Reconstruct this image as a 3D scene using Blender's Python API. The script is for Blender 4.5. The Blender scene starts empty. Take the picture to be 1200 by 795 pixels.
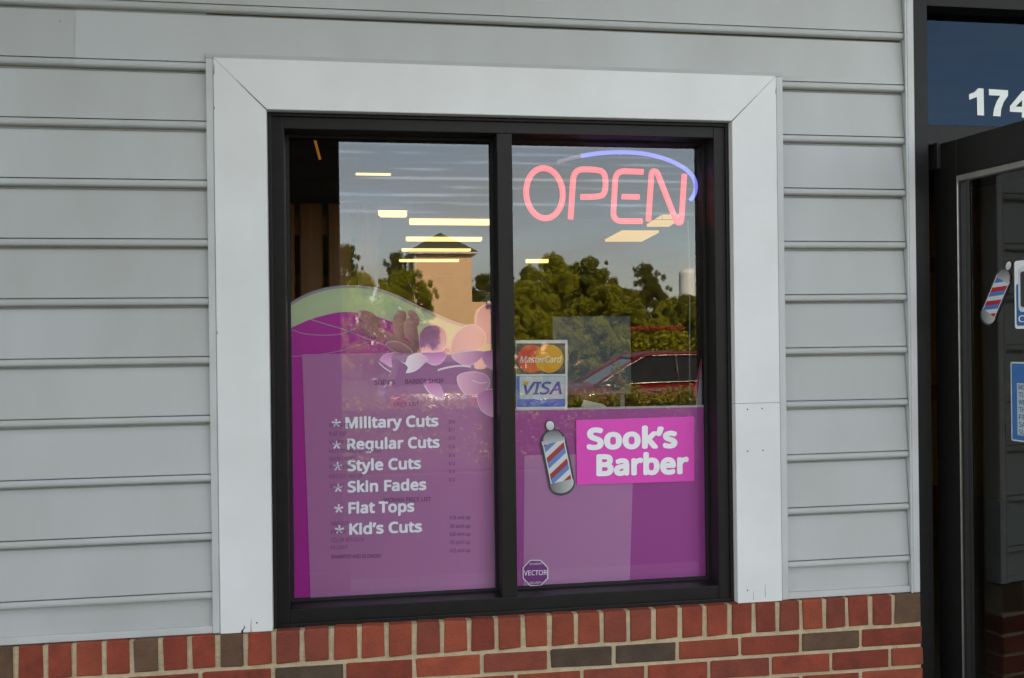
import bpy, bmesh, math, random
from mathutils import Vector, Matrix
random.seed(7)
S = bpy.context.scene
COL = S.collection
R = math.radians

# ------------------------------------------------------------------ camera, sky, sun, exposure
F, D, CZ = 1130.0, 2.6083, 1.6            # focal length in photo pixels, distance to the wall, eye height
YAW, PIT, ROL = 0.16056, -0.00091, -0.01243
def _rot(v):
    x, y, z = v
    c, s = math.cos(ROL), math.sin(ROL); x, z = c*x - s*z, s*x + c*z
    c, s = math.cos(PIT), math.sin(PIT); y, z = c*y - s*z, s*y + c*z
    c, s = math.cos(YAW), math.sin(YAW); x, y = c*x + s*y, -s*x + c*y
    return Vector((x, y, z))
cam = bpy.data.cameras.new('camera'); co = bpy.data.objects.new('camera', cam); COL.objects.link(co)
rt, fw, up = _rot((1, 0, 0)), _rot((0, 1, 0)), _rot((0, 0, 1))
M = Matrix((rt, up, -fw)).transposed().to_4x4(); M.translation = (0, -D, CZ)
co.matrix_world = M
cam.sensor_width = 36; cam.lens = 36*F/1200; cam.clip_start = .05; cam.clip_end = 3000
S.camera = co

SUN_EL, SUN_AZ = R(36), R(8)            # azimuth measured from +Y (behind the shop) towards +X
w = bpy.data.worlds.new('World'); S.world = w; w.use_nodes = True
nt = w.node_tree; N = nt.nodes; L = nt.links
bg = N['Background']; bg.inputs[1].default_value = .15
sky = N.new('ShaderNodeTexSky'); sky.sky_type = 'NISHITA'; sky.sun_disc = False
sky.sun_elevation = SUN_EL; sky.sun_rotation = SUN_AZ
sky.air_density = .75; sky.dust_density = .15; sky.ozone_density = 1.3
tc = N.new('ShaderNodeTexCoord'); mp = N.new('ShaderNodeMapping'); mp.inputs['Scale'].default_value = (1.2, 1.2, 4.5)
nz = N.new('ShaderNodeTexNoise'); nz.inputs['Scale'].default_value = 2.6; nz.inputs['Detail'].default_value = 7; nz.inputs['Roughness'].default_value = .55
rp = N.new('ShaderNodeValToRGB'); rp.color_ramp.elements[0].position = .34; rp.color_ramp.elements[1].position = .66
rp.color_ramp.elements[1].color = (.72, .72, .72, 1)
mx = N.new('ShaderNodeMix'); mx.data_type = 'RGBA'; mx.inputs[7].default_value = (3.5, 3.95, 4.5, 1)
L.new(tc.outputs['Generated'], mp.inputs[0]); L.new(mp.outputs[0], nz.inputs[0]); L.new(nz.outputs[0], rp.inputs[0])
L.new(rp.outputs[0], mx.inputs[0]); L.new(sky.outputs[0], mx.inputs[6]); L.new(mx.outputs[2], bg.inputs[0])
sl = bpy.data.lights.new('sun', 'SUN'); sl.energy = 5.0; sl.angle = R(.53); sl.color = (1, .93, .82)
so = bpy.data.objects.new('sun', sl); COL.objects.link(so)
sd = Vector((math.sin(-SUN_AZ)*math.cos(SUN_EL)*-1, math.cos(SUN_AZ)*math.cos(SUN_EL), math.sin(SUN_EL)))
so.rotation_euler = sd.to_track_quat('Z', 'Y').to_euler(); so.location = (0, 5, 12)
vs = S.view_settings; vs.view_transform = 'Standard'; vs.look = 'None'; vs.exposure = 2.2; vs.gamma = 1
vs.use_white_balance = True; vs.white_balance_temperature = 8900; vs.white_balance_tint = 15
S.cycles.transparent_max_bounces = 24; S.cycles.max_bounces = 10

# ------------------------------------------------------------------ helpers
YG = .085                                   # glass plane of the window
ORG = {}
def px(x, y, Y=0.0):
    """photo pixel -> point on the plane y=Y"""
    d = _rot(((x-600)/F, 1, -(y-397.5)/F)); t = (D+Y)/d.y
    return Vector((d.x*t, Y, CZ + d.z*t))
def refl(x, y, dist):
    """photo pixel seen mirrored in the window -> real point at path distance dist"""
    p = px(x, y, dist-D); return Vector((p.x, 2*YG - p.y, p.z))
def lin(r, g, b):
    f = lambda c: (c/255/12.92) if c <= 10 else ((c/255+.055)/1.055)**2.4
    return (f(r), f(g), f(b))
def empty(name, loc, label=None, cat=None, group=None, parent=None):
    o = bpy.data.objects.new(name, None); COL.objects.link(o)
    loc = Vector(loc); ORG[o.name] = loc.copy(); o.empty_display_size = .1
    if parent: o.parent = parent; o.location = loc - ORG[parent.name]
    else: o.location = loc
    tag(o, label, cat, group); return o
def tag(o, label=None, cat=None, group=None, kind=None):
    if label: o['label'] = label
    if cat: o['category'] = cat
    if group: o['group'] = group
    if kind: o['kind'] = kind
    return o
def obj(name, vf, mat, parent=None, smooth=False, origin=None):
    """vf=(verts, faces) in world space or a bmesh; linked as one mesh"""
    if isinstance(vf, bmesh.types.BMesh):
        me = bpy.data.meshes.new(name); vf.to_mesh(me); vf.free()
    else:
        me = bpy.data.meshes.new(name); me.from_pydata([tuple(v) for v in vf[0]], [], vf[1])
    o = bpy.data.objects.new(name, me); COL.objects.link(o)
    if parent: base = ORG[parent.name]; o.parent = parent
    else:
        if origin is None:
            xs = [v.co for v in me.vertices]
            origin = Vector((sum(v.x for v in xs)/len(xs), sum(v.y for v in xs)/len(xs), min(v.z for v in xs)))
        base = Vector(origin); o.location = base
    me.transform(Matrix.Translation(-base)); ORG[o.name] = base
    me.validate()
    bm = bmesh.new(); bm.from_mesh(me); bmesh.ops.recalc_face_normals(bm, faces=bm.faces); bm.to_mesh(me); bm.free()
    if smooth:
        for f in me.polygons: f.use_smooth = True
    if mat: me.materials.append(mat)
    return o
def box(x0, x1, y0, y1, z0, z1, bev=0.0, seg=1):
    bm = bmesh.new(); bmesh.ops.create_cube(bm, size=1)
    for v in bm.verts:
        v.co = Vector(((x0+x1)/2 + v.co.x*(x1-x0), (y0+y1)/2 + v.co.y*(y1-y0), (z0+z1)/2 + v.co.z*(z1-z0)))
    if bev: bmesh.ops.bevel(bm, geom=bm.edges[:], offset=bev, segments=seg, affect='EDGES', profile=.6)
    return bm
def join(*bms):
    out = bmesh.new()
    for b in bms:
        me = bpy.data.meshes.new('t'); b.to_mesh(me); b.free(); out.from_mesh(me); bpy.data.meshes.remove(me)
    return out
def prism(pts, y0, y1):
    """closed outline [(x,z)...] extruded between two y values"""
    n = len(pts); v = [(p[0], y0, p[1]) for p in pts] + [(p[0], y1, p[1]) for p in pts]
    f = [list(range(n)), list(range(2*n-1, n-1, -1))] + [[i, i+n, (i+1) % n + n, (i+1) % n] for i in range(n)]
    return v, f
def spline(pts, n=8, closed=False):
    out = []; m = len(pts); P = [Vector(p) for p in pts]
    g = (lambda i: P[i % m]) if closed else (lambda i: P[max(0, min(m-1, i))])
    for i in range(m if closed else m-1):
        a, b, c, d = g(i-1), g(i), g(i+1), g(i+2)
        for k in range(n):
            t = k/n
            out.append(.5*((2*b) + (c-a)*t + (2*a-5*b+4*c-d)*t*t + (3*b-a-3*c+d)*t*t*t))
    if not closed: out.append(P[-1])
    return out
def tube(path, r, seg=10, cap=True, closed=False):
    P = [Vector(p) for p in path]; n = len(P); vs_, fs = [], []
    rr = r if isinstance(r, (list, tuple)) else [r]*n
    prev = None
    for i in range(n):
        if closed: t = P[(i+1) % n] - P[i-1]
        else: t = P[min(n-1, i+1)] - P[max(0, i-1)]
        t.normalize()
        if prev is None:
            a = Vector((0, 1, 0)) if abs(t.y) < .9 else Vector((1, 0, 0))
        else: a = prev
        a = (a - t*a.dot(t)).normalized(); prev = a; b = t.cross(a)
        for k in range(seg):
            q = 2*math.pi*k/seg
            vs_.append(P[i] + (a*math.cos(q) + b*math.sin(q))*rr[i])
    m = n if closed else n-1
    for i in range(m):
        j = (i+1) % n
        for k in range(seg):
            fs.append([i*seg+k, i*seg+(k+1) % seg, j*seg+(k+1) % seg, j*seg+k])
    if cap and not closed:
        fs.append(list(range(seg))); fs.append([(n-1)*seg+k for k in range(seg)][::-1])
    return vs_, fs
def lathe(prof, c, seg=24):
    vs_, fs = [], []
    for r, z in prof:
        for k in range(seg):
            q = 2*math.pi*k/seg; vs_.append((c[0]+r*math.cos(q), c[1]+r*math.sin(q), c[2]+z))
    for i in range(len(prof)-1):
        for k in range(seg):
            fs.append([i*seg+k, i*seg+(k+1) % seg, (i+1)*seg+(k+1) % seg, (i+1)*seg+k])
    return vs_, fs

# ------------------------------------------------------------------ materials
def mat(name, c, rough=.6, var=.0, scale=8.0, c2=None, bump=0.0, bscale=60.0, metal=0.0, spec=.5, stretch=(1, 1, 1), objvar=0.0, detail=5):
    m = bpy.data.materials.new(name); m.use_nodes = True
    n = m.node_tree.nodes; l = m.node_tree.links; b = n['Principled BSDF']
    b.inputs['Roughness'].default_value = rough; b.inputs['Metallic'].default_value = metal
    b.inputs['Specular IOR Level'].default_value = spec
    b.inputs['Base Color'].default_value = (*c, 1)
    t = n.new('ShaderNodeTexCoord'); mp = n.new('ShaderNodeMapping'); mp.inputs['Scale'].default_value = stretch
    l.new(t.outputs['Object'], mp.inputs[0]); src = mp.outputs[0]
    if objvar:
        oi = n.new('ShaderNodeObjectInfo'); ad = n.new('ShaderNodeVectorMath'); ad.operation = 'MULTIPLY_ADD'
        ad.inputs[1].default_value = (1, 1, 1); cx = n.new('ShaderNodeVectorMath'); cx.operation = 'SCALE'; cx.inputs[3].default_value = 37
        cb = n.new('ShaderNodeCombineXYZ'); [l.new(oi.outputs['Random'], cb.inputs[i]) for i in range(3)]
        l.new(cb.outputs[0], cx.inputs[0]); l.new(src, ad.inputs[0]); l.new(cx.outputs[0], ad.inputs[2]); src = ad.outputs[0]
    if var or c2:
        z = n.new('ShaderNodeTexNoise'); z.inputs['Scale'].default_value = scale; z.inputs['Detail'].default_value = detail; z.inputs['Roughness'].default_value = .6
        l.new(src, z.inputs[0])
        r = n.new('ShaderNodeValToRGB'); e = r.color_ramp.elements; e[0].position, e[1].position = .32, .68
        d = c2 or tuple(x*(1-var) for x in c)
        e[0].color = (*d, 1); e[1].color = (*c, 1)
        l.new(z.outputs[0], r.inputs[0]); outc = r.outputs[0]
        if objvar:
            h = n.new('ShaderNodeHueSaturation'); mr = n.new('ShaderNodeMapRange')
            mr.inputs[3].default_value = 1-objvar; mr.inputs[4].default_value = 1+objvar
            l.new(oi.outputs['Random'], mr.inputs[0]); l.new(mr.outputs[0], h.inputs['Value']); l.new(outc, h.inputs['Color']); outc = h.outputs[0]
        l.new(outc, b.inputs['Base Color'])
    if bump:
        z2 = n.new('ShaderNodeTexNoise'); z2.inputs['Scale'].default_value = bscale; z2.inputs['Detail'].default_value = 4
        bp = n.new('ShaderNodeBump'); bp.inputs['Strength'].default_value = 1; bp.inputs['Distance'].default_value = bump
        l.new(src, z2.inputs[0]); l.new(z2.outputs[0], bp.inputs['Height']); l.new(bp.outputs[0], b.inputs['Normal'])
    return m
def emit(name, c, s):
    m = bpy.data.materials.new(name); m.use_nodes = True
    b = m.node_tree.nodes['Principled BSDF']; b.inputs['Base Color'].default_value = (*[x*.6 for x in c], 1)
    b.inputs['Emission Color'].default_value = (*c, 1); b.inputs['Emission Strength'].default_value = s; b.inputs['Roughness'].default_value = .3
    return m
def glass(name, k, tint, streak=None, mirror=(.97, 1, 1)):
    """thin pane: mirror share follows Fresnel (times a coating factor), the rest passes tinted"""
    m = bpy.data.materials.new(name); m.use_nodes = True; n = m.node_tree.nodes; l = m.node_tree.links
    n.remove(n['Principled BSDF']); o = n['Material Output']
    tr = n.new('ShaderNodeBsdfTransparent'); tr.inputs[0].default_value = (*tint, 1)
    gl = n.new('ShaderNodeBsdfGlossy'); gl.inputs['Roughness'].default_value = .004; gl.inputs[0].default_value = (*mirror, 1)
    fr = n.new('ShaderNodeFresnel'); fr.inputs[0].default_value = 1.5
    mu = n.new('ShaderNodeMath'); mu.operation = 'MULTIPLY'; mu.inputs[1].default_value = k; mu.use_clamp = True
    l.new(fr.outputs[0], mu.inputs[0]); fac = mu.outputs[0]
    if streak:                               # wiped-on film marks: horizontal bands that mirror a little more
        t = n.new('ShaderNodeTexCoord'); sp = n.new('ShaderNodeSeparateXYZ'); l.new(t.outputs['Object'], sp.inputs[0])
        z0, z1, pitch = streak
        s1 = n.new('ShaderNodeMath'); s1.operation = 'MULTIPLY'; s1.inputs[1].default_value = 2*math.pi/pitch; l.new(sp.outputs[2], s1.inputs[0])
        s2 = n.new('ShaderNodeMath'); s2.operation = 'SINE'; l.new(s1.outputs[0], s2.inputs[0])
        s3 = n.new('ShaderNodeMapRange'); s3.inputs[1].default_value = .1; s3.inputs[2].default_value = .8; l.new(s2.outputs[0], s3.inputs[0])
        mp = n.new('ShaderNodeMapping'); mp.inputs['Scale'].default_value = (3.2, 1, 42); l.new(t.outputs['Object'], mp.inputs[0])
        z = n.new('ShaderNodeTexNoise'); z.inputs['Scale'].default_value = 1.0; z.inputs['Detail'].default_value = 2; l.new(mp.outputs[0], z.inputs[0])
        s4 = n.new('ShaderNodeMapRange'); s4.inputs[1].default_value = .46; s4.inputs[2].default_value = .6; l.new(z.outputs[0], s4.inputs[0])
        a = n.new('ShaderNodeMapRange'); a.inputs[1].default_value = z0; a.inputs[2].default_value = z0+.05; l.new(sp.outputs[2], a.inputs[0])
        b = n.new('ShaderNodeMapRange'); b.inputs[1].default_value = z1; b.inputs[2].default_value = z1-.02; l.new(sp.outputs[2], b.inputs[0])
        prev = s3.outputs[0]
        for q in (s4, a, b):
            mm = n.new('ShaderNodeMath'); mm.operation = 'MULTIPLY'; l.new(prev, mm.inputs[0]); l.new(q.outputs[0], mm.inputs[1]); prev = mm.outputs[0]
        ma = n.new('ShaderNodeMath'); ma.operation = 'MULTIPLY_ADD'; ma.inputs[1].default_value = .045; ma.use_clamp = True
        l.new(prev, ma.inputs[0]); l.new(fac, ma.inputs[2]); fac = ma.outputs[0]
    mi = n.new('ShaderNodeMixShader'); l.new(fac, mi.inputs[0]); l.new(tr.outputs[0], mi.inputs[1]); l.new(gl.outputs[0], mi.inputs[2])
    l.new(mi.outputs[0], o.inputs[0]); return m
def grad(name, c1, c2, axis=0, rough=.5):
    """printed colour fade along an axis of the printed shape"""
    m = bpy.data.materials.new(name); m.use_nodes = True; n = m.node_tree.nodes; l = m.node_tree.links; b = n['Principled BSDF']
    t = n.new('ShaderNodeTexCoord'); sp = n.new('ShaderNodeSeparateXYZ'); l.new(t.outputs['Generated'], sp.inputs[0])
    r = n.new('ShaderNodeValToRGB'); r.color_ramp.elements[0].color = (*c1, 1); r.color_ramp.elements[1].color = (*c2, 1)
    l.new(sp.outputs[axis], r.inputs[0]); l.new(r.outputs[0], b.inputs['Base Color']); b.inputs['Roughness'].default_value = rough
    return m

SIDING = mat('siding_paint', (.49, .515, .51), .55, c2=(.425, .44, .42), scale=2.6, stretch=(1, 1, .35), bump=.0011, bscale=7, objvar=.035)
SIDETRIM = mat('siding_channel_paint', (.56, .585, .585), .5, c2=(.49, .51, .5), scale=6, bump=.0004, bscale=20)
TRIM = mat('white_trim_paint', (.76, .785, .78), .5, c2=(.69, .71, .695), scale=3.5, bump=.0005, bscale=14)
MORTAR = mat('mortar', (.62, .49, .32), .95, c2=(.45, .35, .22), scale=28, bump=.004, bscale=160)
BR = [mat('brick_red', (.31, .050, .025), .85, c2=(.19, .033, .018), scale=22, bump=.003, bscale=140, objvar=.18),
      mat('brick_orange', (.36, .068, .031), .85, c2=(.24, .045, .023), scale=16, bump=.003, bscale=140, objvar=.15),
      mat('brick_mauve', (.28, .055, .030), .85, c2=(.19, .040, .024), scale=14, bump=.003, bscale=140, objvar=.15),
      mat('brick_brown', (.165, .085, .045), .9, c2=(.10, .055, .034), scale=20, bump=.003, bscale=140, objvar=.12),
      mat('brick_grey', (.10, .066, .042), .9, c2=(.062, .04, .026), scale=20, bump=.003, bscale=140, objvar=.1)]
BRONZE = mat('dark_bronze_aluminium', (.015, .0135, .013), .45, c2=(.011, .010, .0095), scale=30, spec=.22)
BLACKG = mat('black_gasket', (.010, .010, .011), .7, c2=(.007, .007, .008), scale=60)
BEADG = mat('grey_bead', (.22, .21, .19), .5, c2=(.18, .17, .155), scale=20)
ALU = mat('bare_aluminium', (.6, .6, .58), .35, metal=1, c2=(.5, .5, .48), scale=30)
DARK = mat('dark_crack', (.03, .028, .026), .9, c2=(.02, .02, .02), scale=50)
WINGLASS = glass('window_glass', 2.0, (.95, .955, .945), (1.93-.845, 2.15-.845, .0235))
DOORGLASS = glass('door_glass', 1.5, (.62, .64, .64))
TRANSOM = glass('transom_glass', .8, (.45, .5, .55), None, (.36, .62, .95))
VINYL2 = mat('weathered_white_vinyl', (.72, .73, .79), .5, c2=(.65, .66, .72), scale=14)
VINYL = mat('white_vinyl', (.90, .90, .92), .5, c2=(.85, .85, .88), scale=40)

# ------------------------------------------------------------------ setting: ground, pavement, car park
gx = 500
def sheet(name, m, x0, x1, prof, kind='structure'):
    v, f = [], []
    for y, z in prof: v += [(x0, y, z), (x1, y, z)]
    for i in range(len(prof)-1): f.append([2*i, 2*i+1, 2*i+3, 2*i+2])
    return tag(obj(name, (v, f), m, origin=(0, prof[0][0], prof[0][1])), kind=kind)
GRASS = mat('lawn', (.075, .095, .03), .95, c2=(.045, .06, .02), scale=.8, bump=.05, bscale=6)
ASPH = mat('asphalt', (.055, .055, .056), .9, c2=(.036, .036, .038), scale=3, bump=.006, bscale=120)
CONC = mat('concrete', (.30, .29, .265), .85, c2=(.21, .20, .185), scale=2.5, bump=.003, bscale=90)
LINEP = mat('road_paint', (.62, .62, .58), .8, c2=(.45, .45, .42), scale=9)
sheet('ground', GRASS, -gx, gx, [(gx, -.20), (-9.6, -.20), (-30, -.22), (-60, -.6), (-gx, -.8)])
sheet('parking_lot', ASPH, -60, 60, [(-3.80, -.15), (-9.45, -.16)])
sheet('far_parking_lot', ASPH, -60, 60, [(-11.4, -.17), (-24, -.19)])
tag(obj('sidewalk', box(-14, 16, -3.65, -.02, -.3, -.004, .012), CONC), kind='structure')
kb = tag(obj('kerb', box(-14, 16, -3.80, -3.653, -.3, -.006, .02), CONC), kind='structure')

# ------------------------------------------------------------------ the shop building
SHOP = empty('shop_building', (0.4, 0, 0), 'grey sided barber shop front with red brick base, white trimmed window and open glass door', 'building')
XL, XR = -2.6, 6.4                          # ends of the front wall that is built out
WX0, WX1, WZ0, WZ1 = -.2229, 1.0525, .8425, 2.2036     # dark window frame, outer edges
TL, TR, TT = -.3542, 1.1849, 2.334          # white casing, outer edges
JL, JR = -.3741, 1.207                      # grey channel beside the casing
SL, SR = 1.588, 1.6122                      # channel at the door side
DX0, DX1, DZ1 = 1.6125, 2.72, 2.66          # door opening
ROW0, EXPO = 2.325, .1524
BT = .845                                   # top of brick base

# solid wall behind the boards, with the window and door left open
core = [(XL, WX0-.02, BT-.05, 3.6), (WX1+.02, DX0-.002, BT-.05, 3.6), (DX1+.05, XR, BT-.05, 3.6), (WX0-.02, WX1+.02, WZ1+.02, 3.6), (DX0-.002, DX1+.05, DZ1, 3.6), (WX0-.02, WX1+.02, BT-.05, WZ0-.012)]
SHEATH = mat('wall_sheathing', (.30, .27, .22), .9, c2=(.24, .21, .17), scale=6)
obj('wall_core', join(*[box(a, b, .006, .15, c, d) for a, b, c, d in core]), SHEATH, SHOP)

sw = empty('siding_wall', (0.4, 0, BT), parent=SHOP)
def board(x0, x1, zb, proud=0.0, tilt=0.0, htop=EXPO, over=None, beadonly=False):
    prof = [(.0045, htop+.004), (.0045, htop-.003), (-.002, htop-.0075), (-.0145, .0245), (-.0145, .0212), (-.0020, .0208), (-.0020, .0186), (-.0160, .0180), (-.0195, .0140), (-.0205, .0090), (-.0195, .0045), (-.0165, .0016), (-.0100, .0004), (.0005, .0006)]
    n = max(2, int((x1-x0)/.35)+1); v, f = [], []
    for i in range(n):
        x = x0+(x1-x0)*i/(n-1); wob = random.uniform(-.0007, .0007); zz = tilt*(i/(n-1)-.5)
        for y, z in prof: v.append((x, y-proud+wob, zb+z+zz))
    m = len(prof)
    for i in range(n-1):
        for k in range(m-1): f.append([i*m+k, (i+1)*m+k, (i+1)*m+k+1, i*m+k+1])
    if over:                                 # extra length of plain face past x1
        for i in range(5):
            x = x1+(over-x1)*i/4
            for y, z in (prof[1], prof[2], (-.0135, .0325)): v.append((x, y-proud, zb+z))
        k0 = n*m
        for i in range(4):
            for k in range(2): f.append([k0+i*3+k, k0+i*3+3+k, k0+i*3+4+k, k0+i*3+1+k])
    if beadonly:
        f = [q for q in f if min(v[i][2] for i in q) < zb+.0230]
        v = [(a, b, c) if c < zb+.022 else (a, b+.0002, zb+.034) for a, b, c in v]
        f = [q for q in f]
    o = obj('siding_board', (v, f), SIDING, sw)
    return o
for k in range(-7, 10):
    zb = ROW0 - k*EXPO - .0205
    t = lambda: random.uniform(-.0012, .0012)
    if k <= -1 or k == 0:
        z = zb
        if k == 0:                           # this course's bead stops at the casing head; its face runs on above it
            xs = px(88, 50, -.012).x
            board(XL, xs+.012, zb, 0, t()); board(xs, JL-.0005, zb, .0016, 0, over=SL-.001)
            board(JR+.0005, SL-.001, zb, .0016, 0, beadonly=True)
        elif zb < DZ1+.0:
            if k == -1:
                xs = px(590, 8, -.012).x
                board(XL, xs+.012, zb, 0, t()); board(xs, SL-.001, zb, .0016, 0)
            else: board(XL, SL-.001, zb, 0, t())
        else: board(XL, XR, zb, 0, t())
        if zb < DZ1: board(DX1+.08, XR, zb, 0, t())
    else:
        if zb < BT+.01: continue
        board(XL, JL-.0005, zb, 0, t()); board(JR+.0005, SL-.001, zb, 0, t()); board(DX1+.08, XR, zb, 0, t())
# last partial course above the brick, and the starter strip it stands in
zb = ROW0 - 10*EXPO - .0205
for a, b in ((XL, JL-.0005), (JR+.0005, SL-.001), (DX1+.08, XR)):
    obj('siding_board', ([(a, -.0030, zb+EXPO), (b, -.0030, zb+EXPO), (b, -.0095, BT+.006), (a, -.0095, BT+.006)], [[0, 1, 2, 3]]), SIDING, sw)
    obj('starter_strip', box(a, b+.0004, -.0215, .004, BT+.001, BT+.0195, .0015), SIDETRIM, sw)
for a, b, z1 in ((SL, SR, 3.55), (DX1+.055, DX1+.0795, 3.55)):
    bm = join(box(a+.0005, b, -.030, .03, BT+.0005, z1, .003), box(a-.004, a, -.030, -.026, BT+.0005, z1))
    obj('edge_channel', bm, SIDETRIM, sw)
for a, b in ((JL, TL-.0006), (TR+.0006, JR)):
    obj('casing_channel', box(a, b, -.0265, .004, BT+.0006, TT+.0, .0025), SIDETRIM, sw)
v = [(JL, .003, TT+.0155), (JR, .003, TT+.0155), (JR, -.0200, TT+.0125), (JL, -.0200, TT+.0125), (JR, -.0255, TT+.0005), (JL, -.0255, TT+.0005)]
obj('head_flashing', (v, [[0, 1, 2, 3], [3, 2, 4, 5]]), SIDING, sw)
for x, y in ((105, 72), (195.5, 71.5), (198.5, 75), (235, 83), (239, 75), (70, 25)):   # old nail holes
    c = px(x, y, -.017); obj('nail_hole', lathe([(0, 0), (.0022, .0002), (.0022, -.0002), (0, -.0004)], c, 8), DARK, sw)

# --- window: casing, frame, panes
win = empty('window', ((WX0+WX1)/2, 0, BT), parent=SHOP)
def mitre(pts, name='casing_board'):
    bm = bmesh.new(); v, f = prism(pts, -.030, .005)
    vv = [bm.verts.new(q) for q in v]
    for q in f: bm.faces.new([vv[i] for i in q])
    bmesh.ops.bevel(bm, geom=bm.edges[:], offset=.0012, segments=1, affect='EDGES')
    return obj(name, bm, TRIM, win)
zj = px(880, 473, -.03).z                    # butt joint in the right casing
g = .0005
mitre([(TL, BT), (WX0, BT), (WX0, WZ1-g), (TL, TT-g)])
mitre([(TL, TT), (WX0, WZ1), (WX1, WZ1), (TR, TT)])
mitre([(WX1, zj+.0004), (TR, zj+.0004), (TR, TT-g), (WX1, WZ1-g)])
mitre([(WX1, BT), (TR, BT), (TR, zj-.0004), (WX1, zj-.0004)])
for x, y in ((876, 480), (893, 479), (876, 529), (894, 528), (876, 692), (301, 730)):
    c = px(x, y, -.0302); obj('nail_head', ([(c.x+.0022*math.cos(a*math.pi/4), c.y-.0004, c.z+.0022*math.sin(a*math.pi/4)) for a in range(8)], [list(range(8))]), DARK, win)
def sliver(p, w0, w1, Y=-.0304, m=DARK, par=win, name='crack'):
    a = [px(*q, Y) for q in p]; n = len(a); v = []
    for i, q in enumerate(a):
        ww = w0+(w1-w0)*i/(n-1); v += [(q.x-ww, q.y, q.z), (q.x+ww, q.y, q.z)]
    return obj(name, (v, [[2*i, 2*i+1, 2*i+3, 2*i+2] for i in range(n-1)]), m, par)
sliver([(283.5, 743), (284, 739), (286.5, 736), (286, 733)], .003, .0005)
sliver([(294.5, 743), (294, 735), (294.5, 726)], .0009, .0003)
sliver([(897, 700), (896.5, 690), (897.5, 684)], .0006, .0002)
sliver([(883, 703), (883, 693)], .0005, .0002)

def gap(p, w0, w1, name):                    # thin dark opening between two boards, tapering to nothing
    (x0, z0), (x1, z1) = p; dx, dz = x1-x0, z1-z0; n_ = math.hypot(dx, dz); nx, nz = -dz/n_, dx/n_
    v = [(x0-nx*w0, -.0304, z0-nz*w0), (x0+nx*w0, -.0304, z0+nz*w0), (x1+nx*w1, -.0304, z1+nz*w1), (x1-nx*w1, -.0304, z1-nz*w1)]
    obj(name, (v, [[0, 1, 2, 3]]), DARK, win)
gap([(WX0, WZ1), (WX0-.075, WZ1+.0745)], .0013, .0002, 'open_mitre'); gap([(WX1, WZ1), (WX1+.075, WZ1+.0745)], .0011, .0002, 'open_mitre')
for x, z0, z1 in ((TL+.0012, 2.29, 2.315), (TL+.0010, 2.20, 2.207), (TR-.0012, 2.285, 2.30), (TL+.001, 1.62, 1.628)): gap([(x, z0), (x+.0008, z1)], .0010, .0004, 'caulk_crack')
FW = .042
def frame_bar(x0, x1, z0, z1, y0=.004, y1=.135, name='frame', par=win, m=BRONZE, b=.002): return obj(name, box(x0, x1, y0, y1, z0, z1, b, 2), m, par)
MX0, MX1 = .387, .4295
frame_bar(WX0+.001, WX0+FW, WZ0, WZ1-.001); frame_bar(WX1-FW, WX1-.001, WZ0, WZ1-.001)
frame_bar(WX0+FW+.0004, WX1-FW-.0004, WZ1-FW, WZ1-.001); frame_bar(WX0+FW+.0004, WX1-FW-.0004, WZ0, WZ0+.047)
frame_bar(MX0, MX1, WZ0+.0475, WZ1-FW-.0004, y0=.002, name='mullion')
# outer lip of the frame, proud of the main face, and dark glazing gaskets
frame_bar(WX0+.0006, WX0+.010, WZ0+.001, WZ1-.002, -.004, .0035, 'frame_lip'); frame_bar(WX1-.010, WX1-.0006, WZ0+.001, WZ1-.002, -.004, .0035, 'frame_lip')
frame_bar(WX0+.0104, WX1-.0104, WZ1-.011, WZ1-.002, -.004, .0035, 'frame_lip'); frame_bar(WX0+.0104, WX1-.0104, WZ0+.001, WZ0+.012, -.006, .0035, 'frame_lip')
for a, b in ((WX0+FW, MX0), (MX1, WX1-FW)):
    z0, z1 = WZ0+.047, WZ1-FW
    gk = join(box(a+.0003, a+.007, YG-.008, YG+.03, z0, z1), box(b-.007, b-.0003, YG-.008, YG+.03, z0, z1), box(a+.0072, b-.0072, YG-.008, YG+.03, z1-.007, z1-.0003), box(a+.0072, b-.0072, YG-.008, YG+.03, z0+.0003, z0+.007))
    obj('gasket', gk, BLACKG, win)
    obj('glass_pane', ([(a, YG, z0), (b, YG, z0), (b, YG, z1), (a, YG, z1)], [[0, 1, 2, 3]]), WINGLASS, win, origin=(0, 0, 0))
obj('inner_sill', box(WX0, WX1, .14, .24, WZ0-.02, WZ0+.02, .004), mat('sill_paint', (.5, .5, .47), .6, var=.1), win)

# --- brick base
bb = empty('brick_base', (0.4, -.03, 0), parent=SHOP)
BX1 = 1.6135                                # brick ends at the door
YB = -.036
random.seed(21)
def brickmesh(w_, h_, d_):
    bm = box(-w_/2, w_/2, 0, d_, 0, h_, .0028, 1)
    for v in bm.verts:
        v.co += Vector((random.uniform(-.0017, .0017), random.uniform(-.0014, .0014), random.uniform(-.0017, .0017)))
    me = bpy.data.meshes.new('brick'); bm.to_mesh(me); bm.free(); return me
def dupmats(meshes):
    out = []
    for m in BR:
        row = []
        for me in meshes: c = me.copy(); c.materials.append(m); row.append(c)
        out.append(row)
    return out
ROWL = dupmats([brickmesh(.0590, .084, .1) for _ in range(4)])
STRE = dupmats([brickmesh(.1720, .0505, .09) for _ in range(4)])
def put_brick(me, x, y, z, sx=1.0):
    o = bpy.data.objects.new('brick', me); COL.objects.link(o); o.parent = bb
    o.location = Vector((x, y+random.uniform(-.0015, .0015), z)) - ORG[bb.name]; o.scale.x = sx
    o.rotation_euler = (0, random.uniform(-.006, .006), random.uniform(-.004, .004)); return o
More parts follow.
